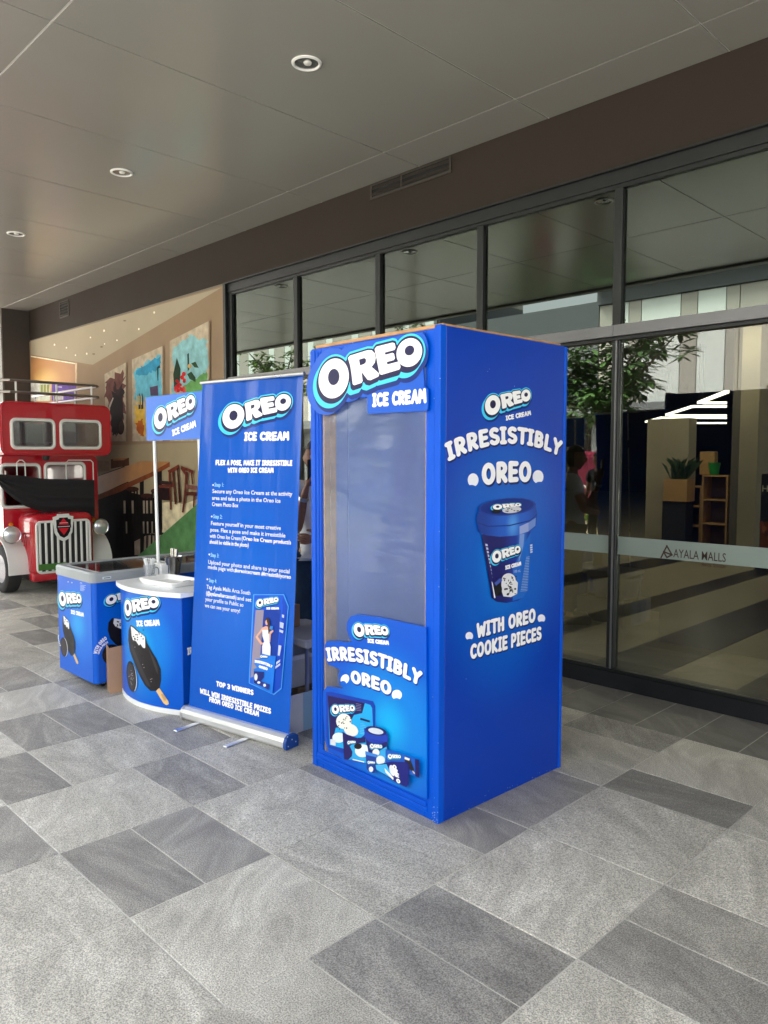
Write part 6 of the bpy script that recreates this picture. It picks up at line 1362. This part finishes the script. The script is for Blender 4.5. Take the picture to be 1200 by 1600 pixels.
def person(label, base, face, H, arms, skinc, shirt, trouser, hairc, watch=False, phone=False):
    """standing figure; arms = {'L': (elbow, wrist, hand_dir), 'R': ...} in body axes (x forward, y left, z up), metres for H = 1.7"""
    s_ = H / 1.7; R = Matrix.Rotation(face, 3, 'Z'); B = Vector(base); T = lambda x, y, z: B + R @ (Vector((x, y, z)) * s_)
    t = thing('person', label, 'person', base); J = {}; E_ = []
    J['pel'] = (T(0, 0, .93), .11 * s_); J['wst'] = (T(.01, 0, 1.06), (.1 * s_, .12 * s_)); J['ch'] = (T(.01, 0, 1.24), (.105 * s_, .135 * s_)); J['nb'] = (T(-.01, 0, 1.40), .075 * s_); J['nk'] = (T(.0, 0, 1.47), .05 * s_); J['hd'] = (T(.015, 0, 1.55), .052 * s_)
    E_ += [('pel', 'wst'), ('wst', 'ch'), ('ch', 'nb'), ('nb', 'nk'), ('nk', 'hd')]
    for n_, sg in (('L', 1), ('R', -1)):
        J['hp' + n_] = (T(0, .09 * sg, .88), .088 * s_); J['kn' + n_] = (T(.03, .1 * sg, .48), .058 * s_); J['cf' + n_] = (T(-.01, .1 * sg, .32), .055 * s_); J['an' + n_] = (T(-.02, .1 * sg, .09), .036 * s_); J['ft' + n_] = (T(.04, .105 * sg, .045), (.03 * s_, .038 * s_)); J['to' + n_] = (T(.15, .12 * sg, .028), (.02 * s_, .036 * s_))
        E_ += [('pel', 'hp' + n_), ('hp' + n_, 'kn' + n_), ('kn' + n_, 'cf' + n_), ('cf' + n_, 'an' + n_), ('an' + n_, 'ft' + n_), ('ft' + n_, 'to' + n_)]
        el, wr, hdv, pn = arms[n_]
        J['sh' + n_] = (T(0, .17 * sg, 1.385), .058 * s_); J['ua' + n_] = ((T(0, .185 * sg, 1.36) + T(*el)) / 2, .047 * s_); J['el' + n_] = (T(*el), .04 * s_); J['fa' + n_] = (T(*el).lerp(T(*wr), .35), .041 * s_); J['wr' + n_] = (T(*wr), .026 * s_)
        E_ += [('nb', 'sh' + n_), ('sh' + n_, 'ua' + n_), ('ua' + n_, 'el' + n_), ('el' + n_, 'fa' + n_), ('fa' + n_, 'wr' + n_)]
        hd_ = R @ Vector(hdv); pn_ = R @ Vector(pn); hand(J, E_, 'wr' + n_, J['wr' + n_][0], hd_, pn_, hd_.cross(pn_) * (1 if n_ == 'R' else -1), n_, .55)
    V, F_ = skin_mesh(J, E_, 'pel'); mb = MB().add(V, F_); hc = T(.03, 0, 1.60); hv, hf = head_mesh(hc, face, s_ * 1.0); mb.add(hv, hf)
    obj('body', mb, skinc, t, True, fix=False)
    g = .012 * s_
    JS = {k: (J[k][0], tuple((c + g * 1.5) for c in (J[k][1] if isinstance(J[k][1], tuple) else (J[k][1],) * 2))) for k in ('pel', 'wst', 'ch', 'nb', 'shL', 'shR', 'uaL', 'uaR')}; JS['pel'] = (T(.005, 0, .95), (.128 * s_, .15 * s_))
    JS['nb'] = (T(-.01, 0, 1.395), (.08 * s_, .1 * s_))
    V, F_ = skin_mesh(JS, [('pel', 'wst'), ('wst', 'ch'), ('ch', 'nb'), ('nb', 'shL'), ('nb', 'shR'), ('shL', 'uaL'), ('shR', 'uaR')], 'wst'); obj('shirt', MB().add(V, F_), shirt, t, True, fix=False)
    JT = {'pel': (T(0, 0, .95), (.125 * s_, .145 * s_))}
    for n_ in 'LR': JT['hp' + n_] = (J['hp' + n_][0], .108 * s_); JT['kn' + n_] = (J['kn' + n_][0], .076 * s_); JT['cf' + n_] = (J['cf' + n_][0], .07 * s_); JT['an' + n_] = (J['an' + n_][0] + Vector((0, 0, .02)), .058 * s_)
    V, F_ = skin_mesh(JT, [e for n_ in 'LR' for e in (('pel', 'hp' + n_), ('hp' + n_, 'kn' + n_), ('kn' + n_, 'cf' + n_), ('cf' + n_, 'an' + n_))], 'pel'); obj('trousers', MB().add(V, F_), trouser, t, True, fix=False)
    for n_ in 'LR': a = J['an' + n_][0]; ft = J['to' + n_][0]; obj('shoe', MB().rbox(((a.x + ft.x) / 2, (a.y + ft.y) / 2, B.z + .045), (.26 * s_, .1 * s_, .085), .035, 3, face + (.08 if n_ == 'L' else -.08)), m_black, t, True)
    hvv = [p for p in hv]; hb = MB(); ups = []
    for p in hvv:
        l_ = R.inverted() @ (p - hc); up = l_.z / (.118 * s_); fr_ = l_.x / (.098 * s_); keep = (up > .42) or (fr_ < -.05 and up > -.75)
        ups.append(keep)
    keepf = [f for f in hf if all(ups[i] for i in f)]; hb.add([hc + (p - hc) * 1.09 for p in hvv], keepf); obj('hair', hb, hairc, t, True, fix=False)
    ef = MB()
    for sg in (1, -1): ef.lathe([(.0, -.004), (.011, 0), (.0, .006)], hc + R @ (Vector((.088, .03 * sg, .01)) * s_), R @ Vector((1, 0, 0)), 10)
    obj('eye', ef, mat('eye_white', S(225, 222, 218), .2), t)
    if watch: w0, w1_ = J['wrR'][0], J['faR'][0]; ax = (w0 - w1_).normalized(); wt = obj('wristwatch', MB().lathe([(.031, -.013), (.034, -.012), (.034, .012), (.031, .013)], w0 - ax * .02, ax, 18, closed=True), m_alu, t, True)
    return t, J
m_skin = mat('skin_tan', S(176, 124, 96), .5, var=.06, vscale=12); m_tee = mat('white_tee', S(232, 234, 238), .8, bump=.25, bscale=14); m_denim = mat('blue_denim', S(48, 70, 92), .85, var=.25, vscale=9, bump=.3, bscale=60); m_hair = mat('dark_hair', S(28, 22, 20), .45)
_d = ray(494, 717); _d = _d / math.hypot(_d[0], _d[1]) * 5.08; pbase = (_d[0], _d[1], 0)
pt, PJ = person('person in white shirt and blue jeans behind the banner, holding a phone', pbase, math.radians(-40), 1.68,
    {'R': ((.19, -.13, 1.13), (.27, -.075, 1.36), (.1, .25, .95), (0, 1, .1)), 'L': ((.08, .25, 1.12), (.25, .02, 1.08), (.25, -.95, .03), (-.9, -.25, 0))}, m_skin, m_tee, m_denim, m_hair, watch=True)
ph = PJ['Rm1'][0]; tag(obj('mobile_phone', MB().cbox(ph + Vector((.012, -.004, .03)), (.012, .075, .15), .004, math.radians(-40)), m_black), 'black mobile phone held up by the person behind the banner', 'phone')
rb_, _ = person('person in dark clothes walking on the street side, mirrored beside the booth', (-6.1, -1.1, 0), math.radians(100), 1.66,
    {'R': ((-.03, -.24, 1.1), (.1, -.26, .87), (.2, 0, -1), (0, 1, 0)), 'L': ((-.03, .24, 1.1), (.1, .26, .87), (.2, 0, -1), (0, -1, 0))}, m_skin, mat('dark_tee', S(46, 48, 52), .8), mat('dark_shorts', S(38, 40, 46), .8), m_hair)
